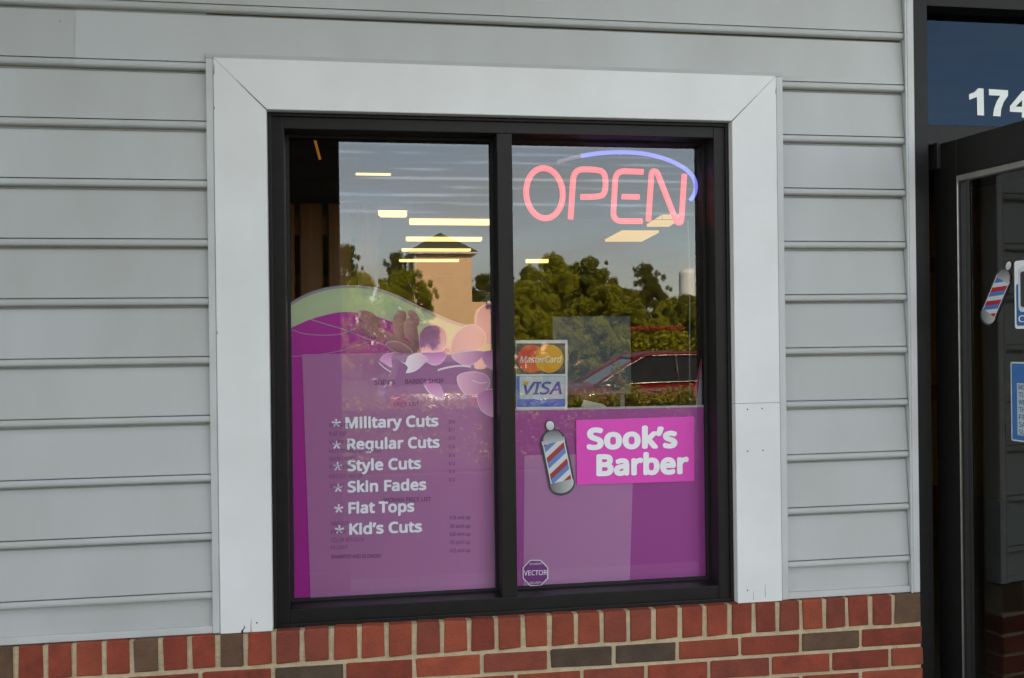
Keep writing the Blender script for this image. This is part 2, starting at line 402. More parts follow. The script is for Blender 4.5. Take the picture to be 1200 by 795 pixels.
joints = [-.848, -.779, -.712, -.640, -.573, -.501, -.430, -.361, -.292, -.221, -.148, -.073, -.001, .070, .144, .217, .290, .364, .438, .511, .584, .656, .731, .805, .881, .953, 1.026, 1.098, 1.169, 1.239, 1.311, 1.379, 1.453, 1.522, 1.6135]
x = joints[0]
while x > XL+.05: x -= .0715; joints.insert(0, x)
kind_of = {-.848: 0, -.573: 3, -.361: 3, -.292: 0, -.221: 2, -.148: 2, 1.522: 3, .144: 2, .656: 2, .731: 2, .511: 1, .584: 1}
for a, b in zip(joints[:-1], joints[1:]):
    kd = kind_of.get(a, random.choice([0, 0, 0, 0, 1, 1, 2]))
    if a < -.85: kd = random.choice([0, 0, 1, 2, 3])
    if abs(a+.9195) < .002: kd = 3
    w_ = b-a-.0125
    put_brick(random.choice(ROWL[kd]), (a+b)/2, YB, BT-.0845, w_/.059)
PIT_ = .1825; CP = .0605
lower = bmesh.new()
def course(zt, off, kinds, x0, x1, real=True):
    n0 = math.floor((x0-off)/PIT_)
    a = off+n0*PIT_
    while a < x1-.004:
        l0, l1 = max(a, x0)+.0055, min(a+PIT_, x1)-.0055
        if a+PIT_ > x1-.03: l1 = x1
        if l1-l0 > .02:
            kd = random.choice([0, 0, 0, 1, 1, 2, 0, 0])
            for q, kk in kinds.items():
                if abs(a-q) < .03: kd = kk
            if real: put_brick(random.choice(STRE[kd]), (l0+l1)/2, YB+.001, zt-.0505, (l1-l0)/.172)
            else:
                b = box(l0, l1, YB, YB+.09, zt-.0505, zt, .003)
                me = bpy.data.meshes.new('t'); b.to_mesh(me); b.free(); n_ = len(lower.faces); lower.from_mesh(me); bpy.data.meshes.remove(me)
        a += PIT_
z = BT-.0955
kd2 = {-.222: 4, .51: 4, .694: 4, 1.238: 3, -.04: 0, .143: 1, .327: 2, -.95: 3}
for i in range(13):
    off = -.222 if i % 2 == 0 else -.222+.0915
    course(z, off, kd2 if i == 0 else ({.6: 2} if i == 1 else {}), XL, BX1, real=i < 6)
    course(z, off, {}, DX1+.055, XR, real=i < 2)
    z -= CP
x = DX1+.055
while x < XR-.05:
    put_brick(random.choice(ROWL[random.choice([0, 0, 1, 2, 3])]), x+.036, YB, BT-.0845); x += .0718
lo = obj('lower_bricks', lower, BR[0], bb); lo['kind'] = 'stuff'
mo = join(box(XL, BX1-.004, YB+.0055, .14, 0, BT-.003), box(DX1+.059, XR, YB+.0055, .14, 0, BT-.003))
obj('mortar', mo, MORTAR, bb)

# --- door frame, transom and the leaf standing open
DFX = 1.6925
df = empty('door_frame', (DX0, .08, 0), parent=SHOP)
zt0, zt1 = 2.222, px(1085, 15, .09).z
frame_bar(DX0+.003, DFX, 0, zt1+.08, .03, .15, 'jamb', df); frame_bar(DX1-.03, DX1+.052, 0, zt1+.08, .03, .15, 'jamb', df)
frame_bar(DFX+.0004, DX1-.0304, zt1, zt1+.08, .032, .148, 'head', df)
frame_bar(DFX+.0004, DX1-.0304, zt0-.06, zt0, .034, .146, 'transom_bar', df)
obj('threshold', box(DFX+.0004, DX1-.0304, .03, .15, 0, .014, .004), ALU, df)
obj('transom_pane', ([(DFX, .095, zt0), (DX1-.03, .095, zt0), (DX1-.03, .095, zt1), (DFX, .095, zt1)], [[0, 1, 2, 3]]), TRANSOM, df)
AN = R(84); HO = Vector((1.7217, .05, 0)); LE = Vector((math.cos(AN), -math.sin(AN), 0)); LN = Vector((-math.sin(AN), -math.cos(AN), 0))
def leaf_pt(s, d, z): return HO + LE*s + LN*d + Vector((0, 0, z))
def leaf_px(x, y, d=0.0):
    dd = _rot(((x-600)/F, 1, -(y-397.5)/F)); o = Vector((0, -D, CZ)); q = HO + LN*d
    t = (q-o).dot(LN)/dd.dot(LN); p = o + dd*t
    return (p-HO).dot(LE), p.z
door = empty('door', HO, parent=SHOP)
def leaf_box(name, s0, s1, d0, d1, z0, z1, m=BRONZE, b=.003):
    bm = box(s0, s1, d0, d1, z0, z1, b, 2)
    for v in bm.verts: v.co = leaf_pt(v.co.x, v.co.y, v.co.z)
    return obj(name, bm, m, door)
LW, LT = .94, 2.163
leaf_box('stile', 0, .096, -.045, 0, .012, LT); leaf_box('stile', LW-.096, LW, -.045, 0, .012, LT)
leaf_box('top_rail', .0964, LW-.0964, -.0445, -.0005, LT-.105, LT); leaf_box('bottom_rail', .0964, LW-.0964, -.0445, -.0005, .012, .26)
leaf_box('glazing_bead', .0966, .106, -.02, -.006, .262, LT-.107, BRONZE, .001); leaf_box('bead_edge', .0962, .0984, -.006, .0012, .5, LT-.107, ALU, .0005); leaf_box('glazing_bead', .0966, LW-.0966, -.03, -.004, LT-.122, LT-.1055, BEADG, .001)
obj('glass_pane', ([leaf_pt(.09, -.024, .25), leaf_pt(LW-.09, -.024, .25), leaf_pt(LW-.09, -.024, LT-.1), leaf_pt(.09, -.024, LT-.1)], [[0, 1, 2, 3]]), DOORGLASS, door)
leaf_box('hinge', -.022, .03, -.040, .012, LT-.075, LT+.004, BLACKG); leaf_box('hinge', -.022, .03, -.040, .012, .1, .17, BLACKG)
hp = [leaf_pt(LW-.05, .0, .95), leaf_pt(LW-.05, .06, .96), leaf_pt(LW-.05, .06, 1.28), leaf_pt(LW-.05, 0, 1.29)]
obj('handle', tube(spline(hp, 6), .012, 10), BRONZE, door, True)
# pivot block between leaf and frame
leaf_box('pivot_block', -.045, -.001, -.030, -.004, LT-.06, LT-.002, BRONZE)

# --- eaves, roof and the rest of the shell
SOFF = mat('soffit_panels', (.45, .46, .45), .6, c2=(.40, .41, .40), scale=4)
obj('soffit', box(XL-3, XR+3, -1.25, .3, 3.50, 3.56), SOFF, SHOP)
obj('shade_parapet', box(XL-3, XR+3, -1.2, -1.0, 3.8, 6.3, .01), SIDETRIM, SHOP)  # unseen, added tall so that its shadow darkens the asphalt
obj('fascia', box(XL-3, XR+3, -1.29, -1.251, 3.44, 3.75, .004), TRIM, SHOP)
rv = [(XL-3, -1.3, 3.76), (XR+3, -1.3, 3.76), (XR+3, 8, 6.9), (XL-3, 8, 6.9), (XR+3, 19, 3.7), (XL-3, 19, 3.7), (XL-3, 8, 3.55), (XR+3, 8, 3.55)]
obj('roof', (rv, [[0, 1, 2, 3], [3, 2, 4, 5], [0, 3, 5], [1, 4, 2]]), mat('roof_shingle', (.09, .085, .08), .9, c2=(.06, .055, .05), scale=14), SHOP)
IX0, IX1, IY1, IZ = -1.6, 6.0, 18.5, 3.0
WALLP = mat('interior_wall_paint', (.46, .34, .12), .8, c2=(.40, .29, .10), scale=2)
obj('side_wall', box(IX0-.2, IX0, .151, IY1, 0, 3.5), WALLP, SHOP); obj('side_wall', box(IX1, IX1+.2, .151, IY1, 0, 3.5), WALLP, SHOP)
obj('back_wall', box(IX0-.2, IX1+.2, IY1+.001, IY1+.2, 0, 3.5), WALLP, SHOP)
obj('ceiling', box(IX0+.001, IX1-.001, .152, IY1-.001, IZ, IZ+.05), mat('ceiling_tile', (.10, .09, .07), .9, c2=(.08, .07, .055), scale=5), SHOP)
obj('floor', box(IX0+.001, IX1-.001, .0, IY1-.001, -.05, .0), mat('interior_floor', (.13, .11, .085), .4, c2=(.09, .08, .06), scale=3), SHOP)
# freestanding dark pier out by the kerb (seen dark in the left of the glass)
e1 = refl(397, 250, 5.75); e0 = refl(331, 250, 5.75)
PIERM = mat('pier_dark_stain', (.026, .020, .015), .8, c2=(.02, .016, .012), scale=3, stretch=(6, 6, .5))
pc = empty('widened_pier', ((e0.x+e1.x)/2, e1.y-.2, 0), 'tall dark brown pier by the kerb, widened to shade the left siding', 'pier')
obj('shaft', box(e0.x-2.1, e1.x, e1.y-.38, e1.y, .25, 4.6, .008), PIERM, pc)  # shaft extended left, out of view, to darken the left siding
obj('plinth', box(e0.x-2.14, e1.x+.04, e1.y-.42, e1.y+.04, -.006, .25, .01), PIERM, pc)
obj('cap', box(e0.x-2.14, e1.x+.04, e1.y-.42, e1.y+.04, 4.6, 4.7, .01), PIERM, pc)

# ------------------------------------------------------------------ writing and flat print
_tx = {}
try:                                         # the sans-serif face that ships inside Blender itself
    FONT = bpy.data.fonts.load(bpy.utils.system_resource('DATAFILES', path='fonts') + '/NotoSansHebrew-Regular.woff2')
except Exception:
    FONT = None
def text_vf(s, off=0.0, shear=0.0, space=1.0):
    key = (s, off, shear, space)
    if key not in _tx:
        c = bpy.data.curves.new('text', 'FONT'); c.body = s; c.size = 1
        if FONT: c.font = FONT
        c.align_x = 'LEFT'; c.offset = off; c.shear = shear; c.space_character = space; c.resolution_u = 4
        c.offset = 0
        o = bpy.data.objects.new('text', c); COL.objects.link(o)
        bpy.context.view_layer.update()
        me = bpy.data.meshes.new_from_object(o.evaluated_get(bpy.context.evaluated_depsgraph_get()))
        bv, bf = [v.co.copy() for v in me.vertices], [list(p.vertices) for p in me.polygons]
        par = list(range(len(bv)))           # pieces of a glyph that overlap get their own tiny depth
        def root(i):
            while par[i] != i: par[i] = par[par[i]]; i = par[i]
            return i
        for f_ in bf:
            for q in f_[1:]: par[root(q)] = root(f_[0])
        ids = {}
        for i in range(len(bv)): bv[i].z += .02*ids.setdefault(root(i), len(ids))
        if off > .003:                       # heavier weight: the glyphs printed several times, each slightly shifted
            vv, ff = [], []
            for i in range(13):
                a = i*math.pi/6; d = Vector((math.cos(a)*off, math.sin(a)*off, i*.25)) if i < 12 else Vector((0, 0, 3))
                k = len(vv); vv += [q+d for q in bv]; ff += [[j+k for j in f_] for f_ in bf]
            bv, bf = vv, ff
        _tx[key] = (bv, bf)
        bpy.data.objects.remove(o); bpy.data.curves.remove(c); bpy.data.meshes.remove(me)
    return _tx[key]
def cap_h(off): 
    v, _ = text_vf('H', off); return max(p.y for p in v)
def text_on(name, s, a, b, caph, m, parent, off=.0, shear=0.0, nrm=Vector((0, -1, 0)), space=1.0):
    """lettering from point a to point b (world), cap height in metres"""
    v, f = text_vf(s, off, shear, space)
    x0 = min(p.x for p in v); x1 = max(p.x for p in v); sx = (b-a).length/(x1-x0); sz = caph/cap_h(off)
    ex = (b-a).normalized(); ez = nrm.cross(ex)*-1
    if ez.z < 0: ez = -ez
    return obj(name, ([a + ex*((p.x-x0)*sx) + ez*(p.y*sz) + nrm*(p.z*.00008) for p in v], f), m, parent)
def MPP(Y): return (D+Y)/F                   # metres per photo pixel near the middle of the wall
def wtext(name, s, p0, p1, cap, Y, m, parent, off=.0, shear=0.0, space=1.0):
    a, b = px(*p0, Y), px(*p1, Y); k = MPP(Y)*(1+.0*cap)
    return text_on(name, s, a, b, cap*k*1.03, m, parent, off, shear, space=space)
def poly(name, pts, Y, m, parent, closed_spline=0, thick=0.0):
    P = [px(x, y, Y) for x, y in pts]
    if closed_spline: P = spline(P, closed_spline, True)
    if thick:
        v, f = prism([(q.x, q.z) for q in P], Y, Y+thick); return obj(name, (v, f), m, parent)
    return obj(name, (P, [list(range(len(P)))]), m, parent)
def stroke(name, pts, wpx, Y, m, parent, n=8, closed=False):
    P = spline([px(x, y, Y) for x, y in pts], n, closed) if n > 1 else [px(x, y, Y) for x, y in pts]
    h = wpx*MPP(Y)/2; v = []; k = len(P)
    for i, q in enumerate(P):
        t = (P[(i+1) % k] - P[i-1]) if closed else (P[min(k-1, i+1)] - P[max(0, i-1)])
        t.normalize(); nn = Vector((-t.z, 0, t.x)); v += [q+nn*h, q-nn*h]
    f = [[2*i, 2*i+1, (2*i+3) % (2*k), (2*i+2) % (2*k)] for i in range(k if closed else k-1)]
    return obj(name, (v, f), m, parent)

# --- the printed poster behind the left pane
PUR = mat('poster_purple_ink', (.76, .04, .54), .45, c2=(.70, .037, .50), scale=2)
GRN = mat('poster_pale_green_ink', (.72, .84, .58), .45, c2=(.66, .80, .54), scale=2)
LIL = mat('poster_lilac_ink', (.52, .46, .55), .45, c2=(.48, .42, .51), scale=4)
PALE = mat('poster_line_ink', (.60, .50, .60), .45, c2=(.55, .45, .56), scale=4)
y0 = YG+.006
def Lr(k): return y0-.0004*k
ps = empty('flower_poster', px(460, 705, y0), 'purple and pale green poster printed with orchids and wavy lines behind the glass', 'poster')
top = [(333, 362), (339, 357), (360, 345), (386, 337), (414, 335), (439, 337.5), (466, 347), (489, 358.5), (511, 368.5), (534, 378), (556, 383)]
crv = spline([px(x, y, Lr(0)) for x, y in top], 6)
edge = [px(x, y, Lr(0)) for x, y in [(556, 372), (558, 364), (566, 357), (590, 356)]]
obj('sheet', ([*crv, *edge, px(590, 700, Lr(0)), px(333, 713, Lr(0))], [list(range(len(crv)+len(edge)+2))]), GRN, ps)
g1 = [(333, 388), (339, 385.5), (364, 374.5), (393, 367), (411, 366), (432, 368.5), (450, 374), (475, 384), (500, 398), (540, 415)]
c1 = spline([px(x, y, Lr(1)) for x, y in g1], 6)
obj('purple_field', ([*c1, px(590, 416, Lr(1)), px(590, 699, Lr(1)), px(334, 712, Lr(1))], [list(range(len(c1)+3))]), PUR, ps)
stroke('rim_line', [(339, 357.5), (360, 345.8), (386, 338), (414, 336), (439, 338.6), (466, 348), (489, 359.5), (511, 369.5), (534, 379), (556, 384)], 3.2, Lr(2), LIL, ps)
stroke('wave_line', [(339, 385), (355, 391), (380, 393), (402, 391), (418, 384), (428, 379)], 1.1, Lr(2), PALE, ps)
stroke('wave_line', [(364, 374.5), (385, 381), (405, 387), (430, 397), (450, 404), (470, 413)], 1.3, Lr(2), PALE, ps)
stroke('wave_line', [(339, 418), (370, 416), (400, 411), (425, 403), (447, 396)], .8, Lr(2), PALE, ps)
BUD = grad('bud_print', (.74, .34, .46), (.36, .12, .21), 0); BUD2 = grad('bud_shade_print', (.40, .13, .25), (.70, .30, .44), 2)
PET = grad('petal_print', (.78, .34, .72), (.42, .05, .40), 2); PET2 = grad('petal_pale_print', (.60, .22, .50), (.78, .44, .66), 0); PETW = grad('petal_white_print', (.90, .84, .85), (.72, .46, .60), 0)
RIM = mat('petal_rim_ink', (.84, .70, .76), .5, c2=(.78, .62, .70), scale=6)
def petal(name, pts, k, m, rim=None, s=5):
    if rim:
        cx = sum(p[0] for p in pts)/len(pts); cy = sum(p[1] for p in pts)/len(pts)
        q = []
        for x, y in pts:
            d = math.hypot(x-cx, y-cy); q.append((x+(x-cx)/d*rim, y+(y-cy)/d*rim))
        poly('petal_rim', q, Lr(k), RIM, ps, s)
    poly(name, pts, Lr(k+.5), m, ps, s)
# stems and buds
petal('bud', [(417, 376), (430, 380), (450, 393), (446, 397), (430, 394), (418, 385)], 3, BUD2)
petal('bud', [(420, 365), (430, 364.5), (441, 371), (446, 381), (443, 385), (432, 381), (421, 373)], 4, BUD)
petal('stem', [(443, 384), (460, 392), (478, 400), (492, 411), (488, 414), (470, 409), (452, 397)], 3, BUD2)
petal('bud', [(464, 367), (470, 364), (476, 368), (475, 380), (474, 393), (470, 399), (463, 394), (460, 380)], 5, BUD)
petal('bud', [(478, 366), (484, 364), (491, 372), (490, 382), (483, 376)], 5, BUD2)
petal('bud', [(474, 377), (480, 373), (488, 379), (490, 394), (491, 411), (484, 404), (476, 396), (473, 388)], 6, BUD)
petal('petal', [(454, 402), (466, 401), (480, 409), (482, 417), (466, 413), (456, 408)], 4, BUD2, 1.2)
# orchids
petal('petal', [(493, 390), (500, 383), (512, 382), (521, 388), (523, 402), (517, 411), (505, 413), (494, 410), (492, 400)], 4, PET, 1.6)
petal('petal', [(529, 405), (533, 395), (541, 386), (551, 381.5), (561, 384), (568, 393), (566, 404), (555, 412), (540, 417), (530, 414)], 5, PET2, 1.6)
petal('petal', [(558, 384), (559, 371), (564, 361), (573, 357.5), (589, 357), (590, 400), (575, 404), (567, 400), (567, 392), (563, 386)], 4.2, PET, 1.4)
PETM = grad('petal_mauve_print', (.86, .42, .66), (.62, .20, .46), 2); PETP = grad('petal_pink_print', (.88, .46, .58), (.70, .28, .50), 0)
petal('petal', [(445.5, 421.5), (452, 416), (463, 413.5), (458, 419), (459, 430), (451, 426)], 16, PETM, .5)
petal('petal', [(494, 414.5), (508, 413.5), (522, 413.5), (519, 423), (511, 428), (501, 424.5)], 16, PETM, .7)
petal('petal', [(530, 416), (548, 412.5), (566, 412.5), (562, 421), (549, 428), (536, 424)], 16.4, PETP, .9)
petal('petal', [(566, 413), (589, 412.5), (589, 431), (577, 433), (567, 424)], 16.2, PETM, .7)
petal('petal', [(468.5, 422.5), (475, 425.5), (479, 418), (490, 414.5), (501, 420.5), (495, 428), (487, 434.5), (476, 437), (478, 430)], 17, PETW, .5)
petal('petal', [(537, 441), (552, 436.5), (569, 440), (573, 451), (563, 461), (548, 462), (539, 454)], 16.4, PETP, 1.0)
petal('petal', [(560, 463), (572, 457), (589, 458.5), (589, 480), (578, 488), (564, 480)], 16, PETM, .8)
petal('petal', [(497, 449), (509, 447), (517, 455), (519, 466), (508, 463), (500, 456)], 16, PETM, .5)
for w_, q in ((2.2, [(513, 434), (524, 431), (538, 429), (552, 430)]), (1.6, [(498, 452), (504, 461), (518, 469)]), (1.1, [(444, 425), (450, 431), (458, 436)]), (1.3, [(553, 446), (562, 449), (571, 448)])):
    stroke('petal_edge', q, w_, Lr(17.4), RIM, ps)
# pale price sheet taped over the poster
SHEETM = mat('price_sheet_paper', (.36, .20, .37), .6, c2=(.33, .17, .34), scale=3)
INK = mat('price_list_ink', (.16, .045, .15), .6, c2=(.14, .04, .13), scale=20)
INK2 = mat('price_list_faded_ink', (.25, .10, .25), .6, c2=(.23, .09, .23), scale=20)
SHEET = bpy.data.materials.new('price_sheet_film'); SHEET.use_nodes = True
_n = SHEET.node_tree; _b = _n.nodes['Principled BSDF']; _b.inputs['Base Color'].default_value = (.92, .50, .84, 1); _b.inputs['Roughness'].default_value = .4
_b.inputs['Alpha'].default_value = .62
pr = empty('price_list_sheet', px(470, 700, Lr(14)), 'pale mauve translucent price list sheet with faint dark print over the poster', 'paper')
poly('sheet', [(354, 415.5), (589, 412), (589.5, 691), (364, 702.5)], Lr(14), SHEET, pr)
def faint(s, x0, x1, y, cap=4.6, m=INK2):
    wtext('printed_text', s, (x0, y), (x1, y-(x1-x0)*.020), cap, Lr(20), m, pr, .004)
faint('SOOK\'S', 439, 463, 451, 5.2, INK); faint('BARBER SHOP', 475, 520, 450, 5.2, INK); faint('PRICE', 462, 477, 476.5, 4.6); faint('LIST', 480, 491, 476, 4.6)
for s, x1, y in (('REGULAR CUT', 410, 501), ('FLAT TOP', 406, 511), ('MILITARY CUT', 412, 521), ('HOT TOWEL BY RAZOR', 447, 531.5), ('SKIN FADES', 417, 540.5), ('STYLE CUT', 412, 550), ('KIDS CUT AND UP', 425, 561), ('SENIORS', 403, 572)): faint(s, 386, x1, y)
for y in (497, 506, 516, 526, 536, 546, 555, 565): faint('$14', 526, 533, y)
faint('WOMAN PRICE LIST', 450, 505, 588.5, 4.6, INK)
for s, x1, y in (('HAIR CUT', 408, 616), ('PERM', 405, 626), ('COLOR RETOUCH', 426, 635.5), ('HI-LIGHT', 408, 644), ('SHAMPOO AND BLOWDRY', 447, 655)): faint(s, 388, x1, y, 4.4, INK if 'SH' in s else INK2)
for s, y in (('$18 and up', 609), ('20 and up', 619), ('$40 and up', 628.5), ('35 and up', 638), ('$25 and up', 647.5)): faint(s, 527, 551, y, 4.2)

# --- white service lettering on the outside of the left pane
yo = YG-.0012
for s, st, x0, x1, ya, yb, yy in (('Military Cuts', (394, 496.2), 404.7, 513.8, 501.8, 499.2, 0), ('Regular Cuts', (394.4, 521.5), 406.8, 515.2, 527, 524.2, 0), ('Style Cuts', (395.7, 546.7), 407.3, 493.3, 551.8, 549, 0),
                               ('Skin Fades', (396.2, 572), 407.3, 499.6, 576.8, 573.8, 0), ('Flat Tops', (397, 596.3), 408.2, 485.6, 601.6, 599.3, 0), ("Kid\u2019s Cuts", (397.8, 621), 409.2, 494.6, 626.4, 623, 0)):
    c = px(*st, yo)
    ln = empty('service_lettering', c, 'white stick-on lettering reading %s with an asterisk on the window' % s.replace('\u2019', ''), 'lettering', 'service list lettering on the window')
    wtext('lettering', s, (x0, ya), (x1, yb), 12.2, yo, VINYL2, ln, .036, 0, 1.03)
    v, f = [], []
    for i in range(5):
        a = math.pi/2 + i*2*math.pi/5; r = 5.1*MPP(yo); h = .0021
        e = Vector((math.cos(a), 0, math.sin(a))); n_ = Vector((-e.z, 0, e.x)); b0 = len(v)
        v += [c+n_*h*.55, c+e*r+n_*h*1.25, c+e*r-n_*h*1.25, c-n_*h*.55]; f.append([b0, b0+1, b0+2, b0+3])
        for q in range(b0, b0+4): v[q] = v[q] + Vector((0, -.00005*i, 0))
    obj('asterisk', (v, f), VINYL2, ln)

# --- right pane: purple poster, sheet, shop sign, barber pole, card sticker, alarm sticker
PUR2 = mat('right_poster_ink', (.58, .085, .46), .45, c2=(.53, .075, .42), scale=2)
p2 = empty('plain_purple_poster', px(718, 690, y0), 'plain purple poster with a pale top edge filling the lower half of the right pane', 'poster')
poly('sheet', [(600, 481.5), (831, 477), (835.5, 689), (603, 704)], Lr(0), PUR2, p2)
poly('top_edge', [(600, 479.4), (831, 474.6), (831, 477.2), (600, 481.8)], Lr(1), mat('poster_edge_white', (.62, .62, .6), .5, c2=(.55, .55, .52), scale=30), p2)
poly('side_fold', [(825, 479), (831, 478), (835.3, 688.5), (829, 689.5)], Lr(1), PUR, p2)
tag(poly('mauve_sheet', [(614.5, 534), (742.5, 531), (738, 680.5), (613.5, 688)], Lr(5), SHEET, None), 'pale translucent mauve sheet with no print over the plain purple poster', 'paper')
PINK = mat('shop_sign_magenta', (.86, .06, .50), .4, c2=(.80, .055, .465), scale=3)
sg = empty('shop_name_sign', px(744, 566, yo), 'bright magenta sign reading Sook\u2019s Barber in white letters on the right pane'.replace('\u2019', ''), 'sign')
poly('panel', [(675.2, 492.6), (813.4, 488.2), (813.6, 564), (675.9, 568.4)], yo, PINK, sg, thick=.0006)
wtext('lettering', 'Sook\u2019s', (687.6, 525.8), (793.9, 523.6), 24.2, yo-.0008, VINYL, sg, .046, 0, 1.03)
wtext('lettering', 'Barber', (698.8, 556.6), (807.2, 554), 24.0, yo-.0008, VINYL, sg, .046, 0, 1.03)

RED = mat('pole_red', (.40, .035, .04), .4, c2=(.36, .03, .035), scale=20); BLU = mat('pole_blue', (.10, .24, .52), .4, c2=(.085, .21, .47), scale=20); WHT = mat('pole_white', (.66, .68, .70), .4, c2=(.6, .62, .64), scale=20)
CHR = grad('pole_cap_print', (.52, .54, .56), (.13, .135, .14), 2); CHR2 = grad('pole_base_print', (.14, .145, .15), (.50, .53, .55), 0); OUT = mat('pole_outline', (.05, .05, .055), .5, c2=(.04, .04, .045), scale=20)
def pole_decal(o, label, to, ax, W, mats, group):
    """flat barber pole sticker: to(u,v,layer)->world, u across -1..1, v along 0 bottom..1 top"""
    r, b, wm = mats
    def P(name, uv, k, m): return obj(name, ([to(u, v, k) for u, v in uv], [list(range(len(uv)))]), m, o)
    def arc(cx, cy, rx, ry, a0, a1, n=14): return [(cx+rx*math.cos(a0+(a1-a0)*i/n), cy+ry*math.sin(a0+(a1-a0)*i/n)) for i in range(n+1)]
    asp = W
    P('outline', arc(0, .135, 1.12, .135*1.12, math.pi, 2*math.pi) + [(1.12, .74)] + arc(0, .74, 1.02, .135, 0, math.pi*.40) + arc(0, .93, .42, .42*asp, -.9, math.pi+.9) + arc(0, .74, 1.02, .135, math.pi*.60, math.pi) + [(-1.12, .74)], 0, OUT)
    P('base_cap', arc(0, .14, 1.02, .125, math.pi, 2*math.pi) + [(1.02, .17), (-1.02, .17)], 1, CHR2)
    P('top_cap', [(1.0, .70), (1.0, .745)] + arc(0, .75, .82, .11, 0, math.pi) + [(-1.0, .745), (-1.0, .70)], 1, CHR)
    P('ball', arc(0, .93, .34, .34*asp, 0, 2*math.pi, 18)[:-1], 1, grad(o.name+'_ball_print', (.45, .47, .48), (.75, .77, .78), 2))
    P('barrel', [(-.86, .17), (.86, .17), (.86, .70), (-.86, .70)], 1, wm)
    lo, hi, sl = .17, .70, .16
    def clip(v): return max(lo, min(hi, v))
    k = 0
    for i in range(-3, 9):
        v0 = lo + (i*.074) - .02
        if i % 3 == 2: continue
        m = r if i % 3 == 1 else b
        pts = []
        n = 8
        up_ = [(-.86+1.72*j/n, clip(v0+sl*(j/n)+.074)) for j in range(n+1)]; dn = [(-.86+1.72*j/n, clip(v0+sl*(j/n))) for j in range(n+1)]
        if max(u[1]-d[1] for u, d in zip(up_, dn)) < .004: continue
        q = [(u, d) for u, d in zip(up_, dn) if u[1]-d[1] > 1e-4]
        P('stripe', [d for u, d in q] + [u for u, d in reversed(q)], 2, m)
    P('glass_edge', [(-.95, .17), (-.86, .17), (-.86, .71), (-.95, .71)], 2, wm); P('glass_edge', [(.86, .17), (.95, .17), (.95, .71), (.86, .71)], 2, wm)
    tag(o, label, 'sticker', group)
def decal_map(A, B, half, nrm):
    """A bottom, B top (world points), half width in metres"""
    ev = (B-A); eu = ev.normalized().cross(nrm)
    return lambda u, v, k: A + ev*v + eu*(u*half) + nrm*(.0003*k)
A, B = px(661, 579, yo), px(643.5, 493, yo)
o = empty('barber_pole_sticker', A); dm = decal_map(A, B, 14.2*MPP(yo), Vector((0, -1, 0)))
if (dm(1, 0, 0)-dm(-1, 0, 0)).x < 0: dm = decal_map(A, B, -14.2*MPP(yo), Vector((0, -1, 0)))
pole_decal(o, 'striped barber pole sticker leaning left beside the magenta sign', dm, None, 32.4/2/88, (RED, BLU, WHT), 'barber pole stickers')

yc = YG+.0025
st = empty('card_sticker', px(635, 480, yc), 'white edged card payment sticker with two overlapping circles and blue lettering on the right pane', 'sticker')
NAVY = mat('sticker_navy', (.03, .04, .12), .4, c2=(.025, .034, .10), scale=20); SWH = mat('sticker_white', (.90, .91, .92), .4, c2=(.85, .86, .87), scale=20)
SBL = mat('sticker_blue', (.02, .16, .72), .4, c2=(.018, .14, .66), scale=20); SLB = mat('sticker_pale_blue', (.74, .82, .86), .4, c2=(.52, .61, .66), scale=20)
SRD = mat('sticker_red', (.85, .07, .05), .4, c2=(.80, .06, .045), scale=20); SYE = mat('sticker_amber', (.88, .45, .02), .4, c2=(.84, .42, .018), scale=20); SVB = mat('sticker_lettering_blue', (.04, .05, .50), .4, c2=(.035, .045, .44), scale=20)
def cs(u, v): return (590+u/7.956, 390+v/7.95)
def cpoly(name, uv, k, m): return poly(name, [cs(*q) for q in uv], yc-.0003*k, m, st)
def circ(cx, cy, r, n=28): return [(cx+r*math.cos(i*2*math.pi/n), cy+r*math.sin(i*2*math.pi/n)) for i in range(n)]
cpoly('backing', [(114, 70), (598, 68), (596, 715), (118, 720)], 0, SWH)
cpoly('navy_panel', [(118, 102), (576, 100), (576, 386), (120, 388)], 1, NAVY)
cpoly('red_circle', circ(262, 243, 132), 2, SRD); cpoly('amber_circle', circ(428, 243, 132), 3, SYE)
wtext('lettering', 'MasterCard', cs(152, 280), cs(545, 276), 7.4, yc-.0003*5, SWH, st, .014, .25)
cpoly('blue_panel', [(120, 404), (576, 402), (576, 690), (122, 693)], 1, SBL); cpoly('pale_panel', [(150, 408), (572, 406), (572, 618), (152, 620)], 2, SLB)
wtext('lettering', 'VISA', cs(185, 575), cs(545, 571), 14.4, yc-.0003*3, SVB, st, .02, .22)
cpoly('amber_corner', [(172, 456), (236, 454), (222, 500), (206, 490)], 4, SYE)

al = empty('alarm_sticker', px(627.5, 688, yo), 'small purple octagonal alarm company sticker at the bottom corner of the right pane', 'sticker')
oc = [(627.5+15.6*math.cos(R(22.5+45*i)), 671.6+16*math.sin(R(22.5+45*i))) for i in range(8)]
poly('face', oc, yo, mat('alarm_sticker_purple', (.20, .03, .21), .4, c2=(.18, .027, .19), scale=20), al, thick=.0004)
stroke('border', oc, 1.0, yo-.0005, VINYL, al, 1, True)
wtext('lettering', 'VECTOR', (614, 674.6), (641, 673.8), 5.6, yo-.0005, VINYL, al, .006)
wtext('lettering', 'SECURED BY', (620.5, 662.3), (635, 661.9), 2.3, yo-.0005, VINYL, al, .0); wtext('lettering', 'SECURITY', (620.5, 684.5), (635, 684.1), 2.4, yo-.0005, VINYL, al, .0)

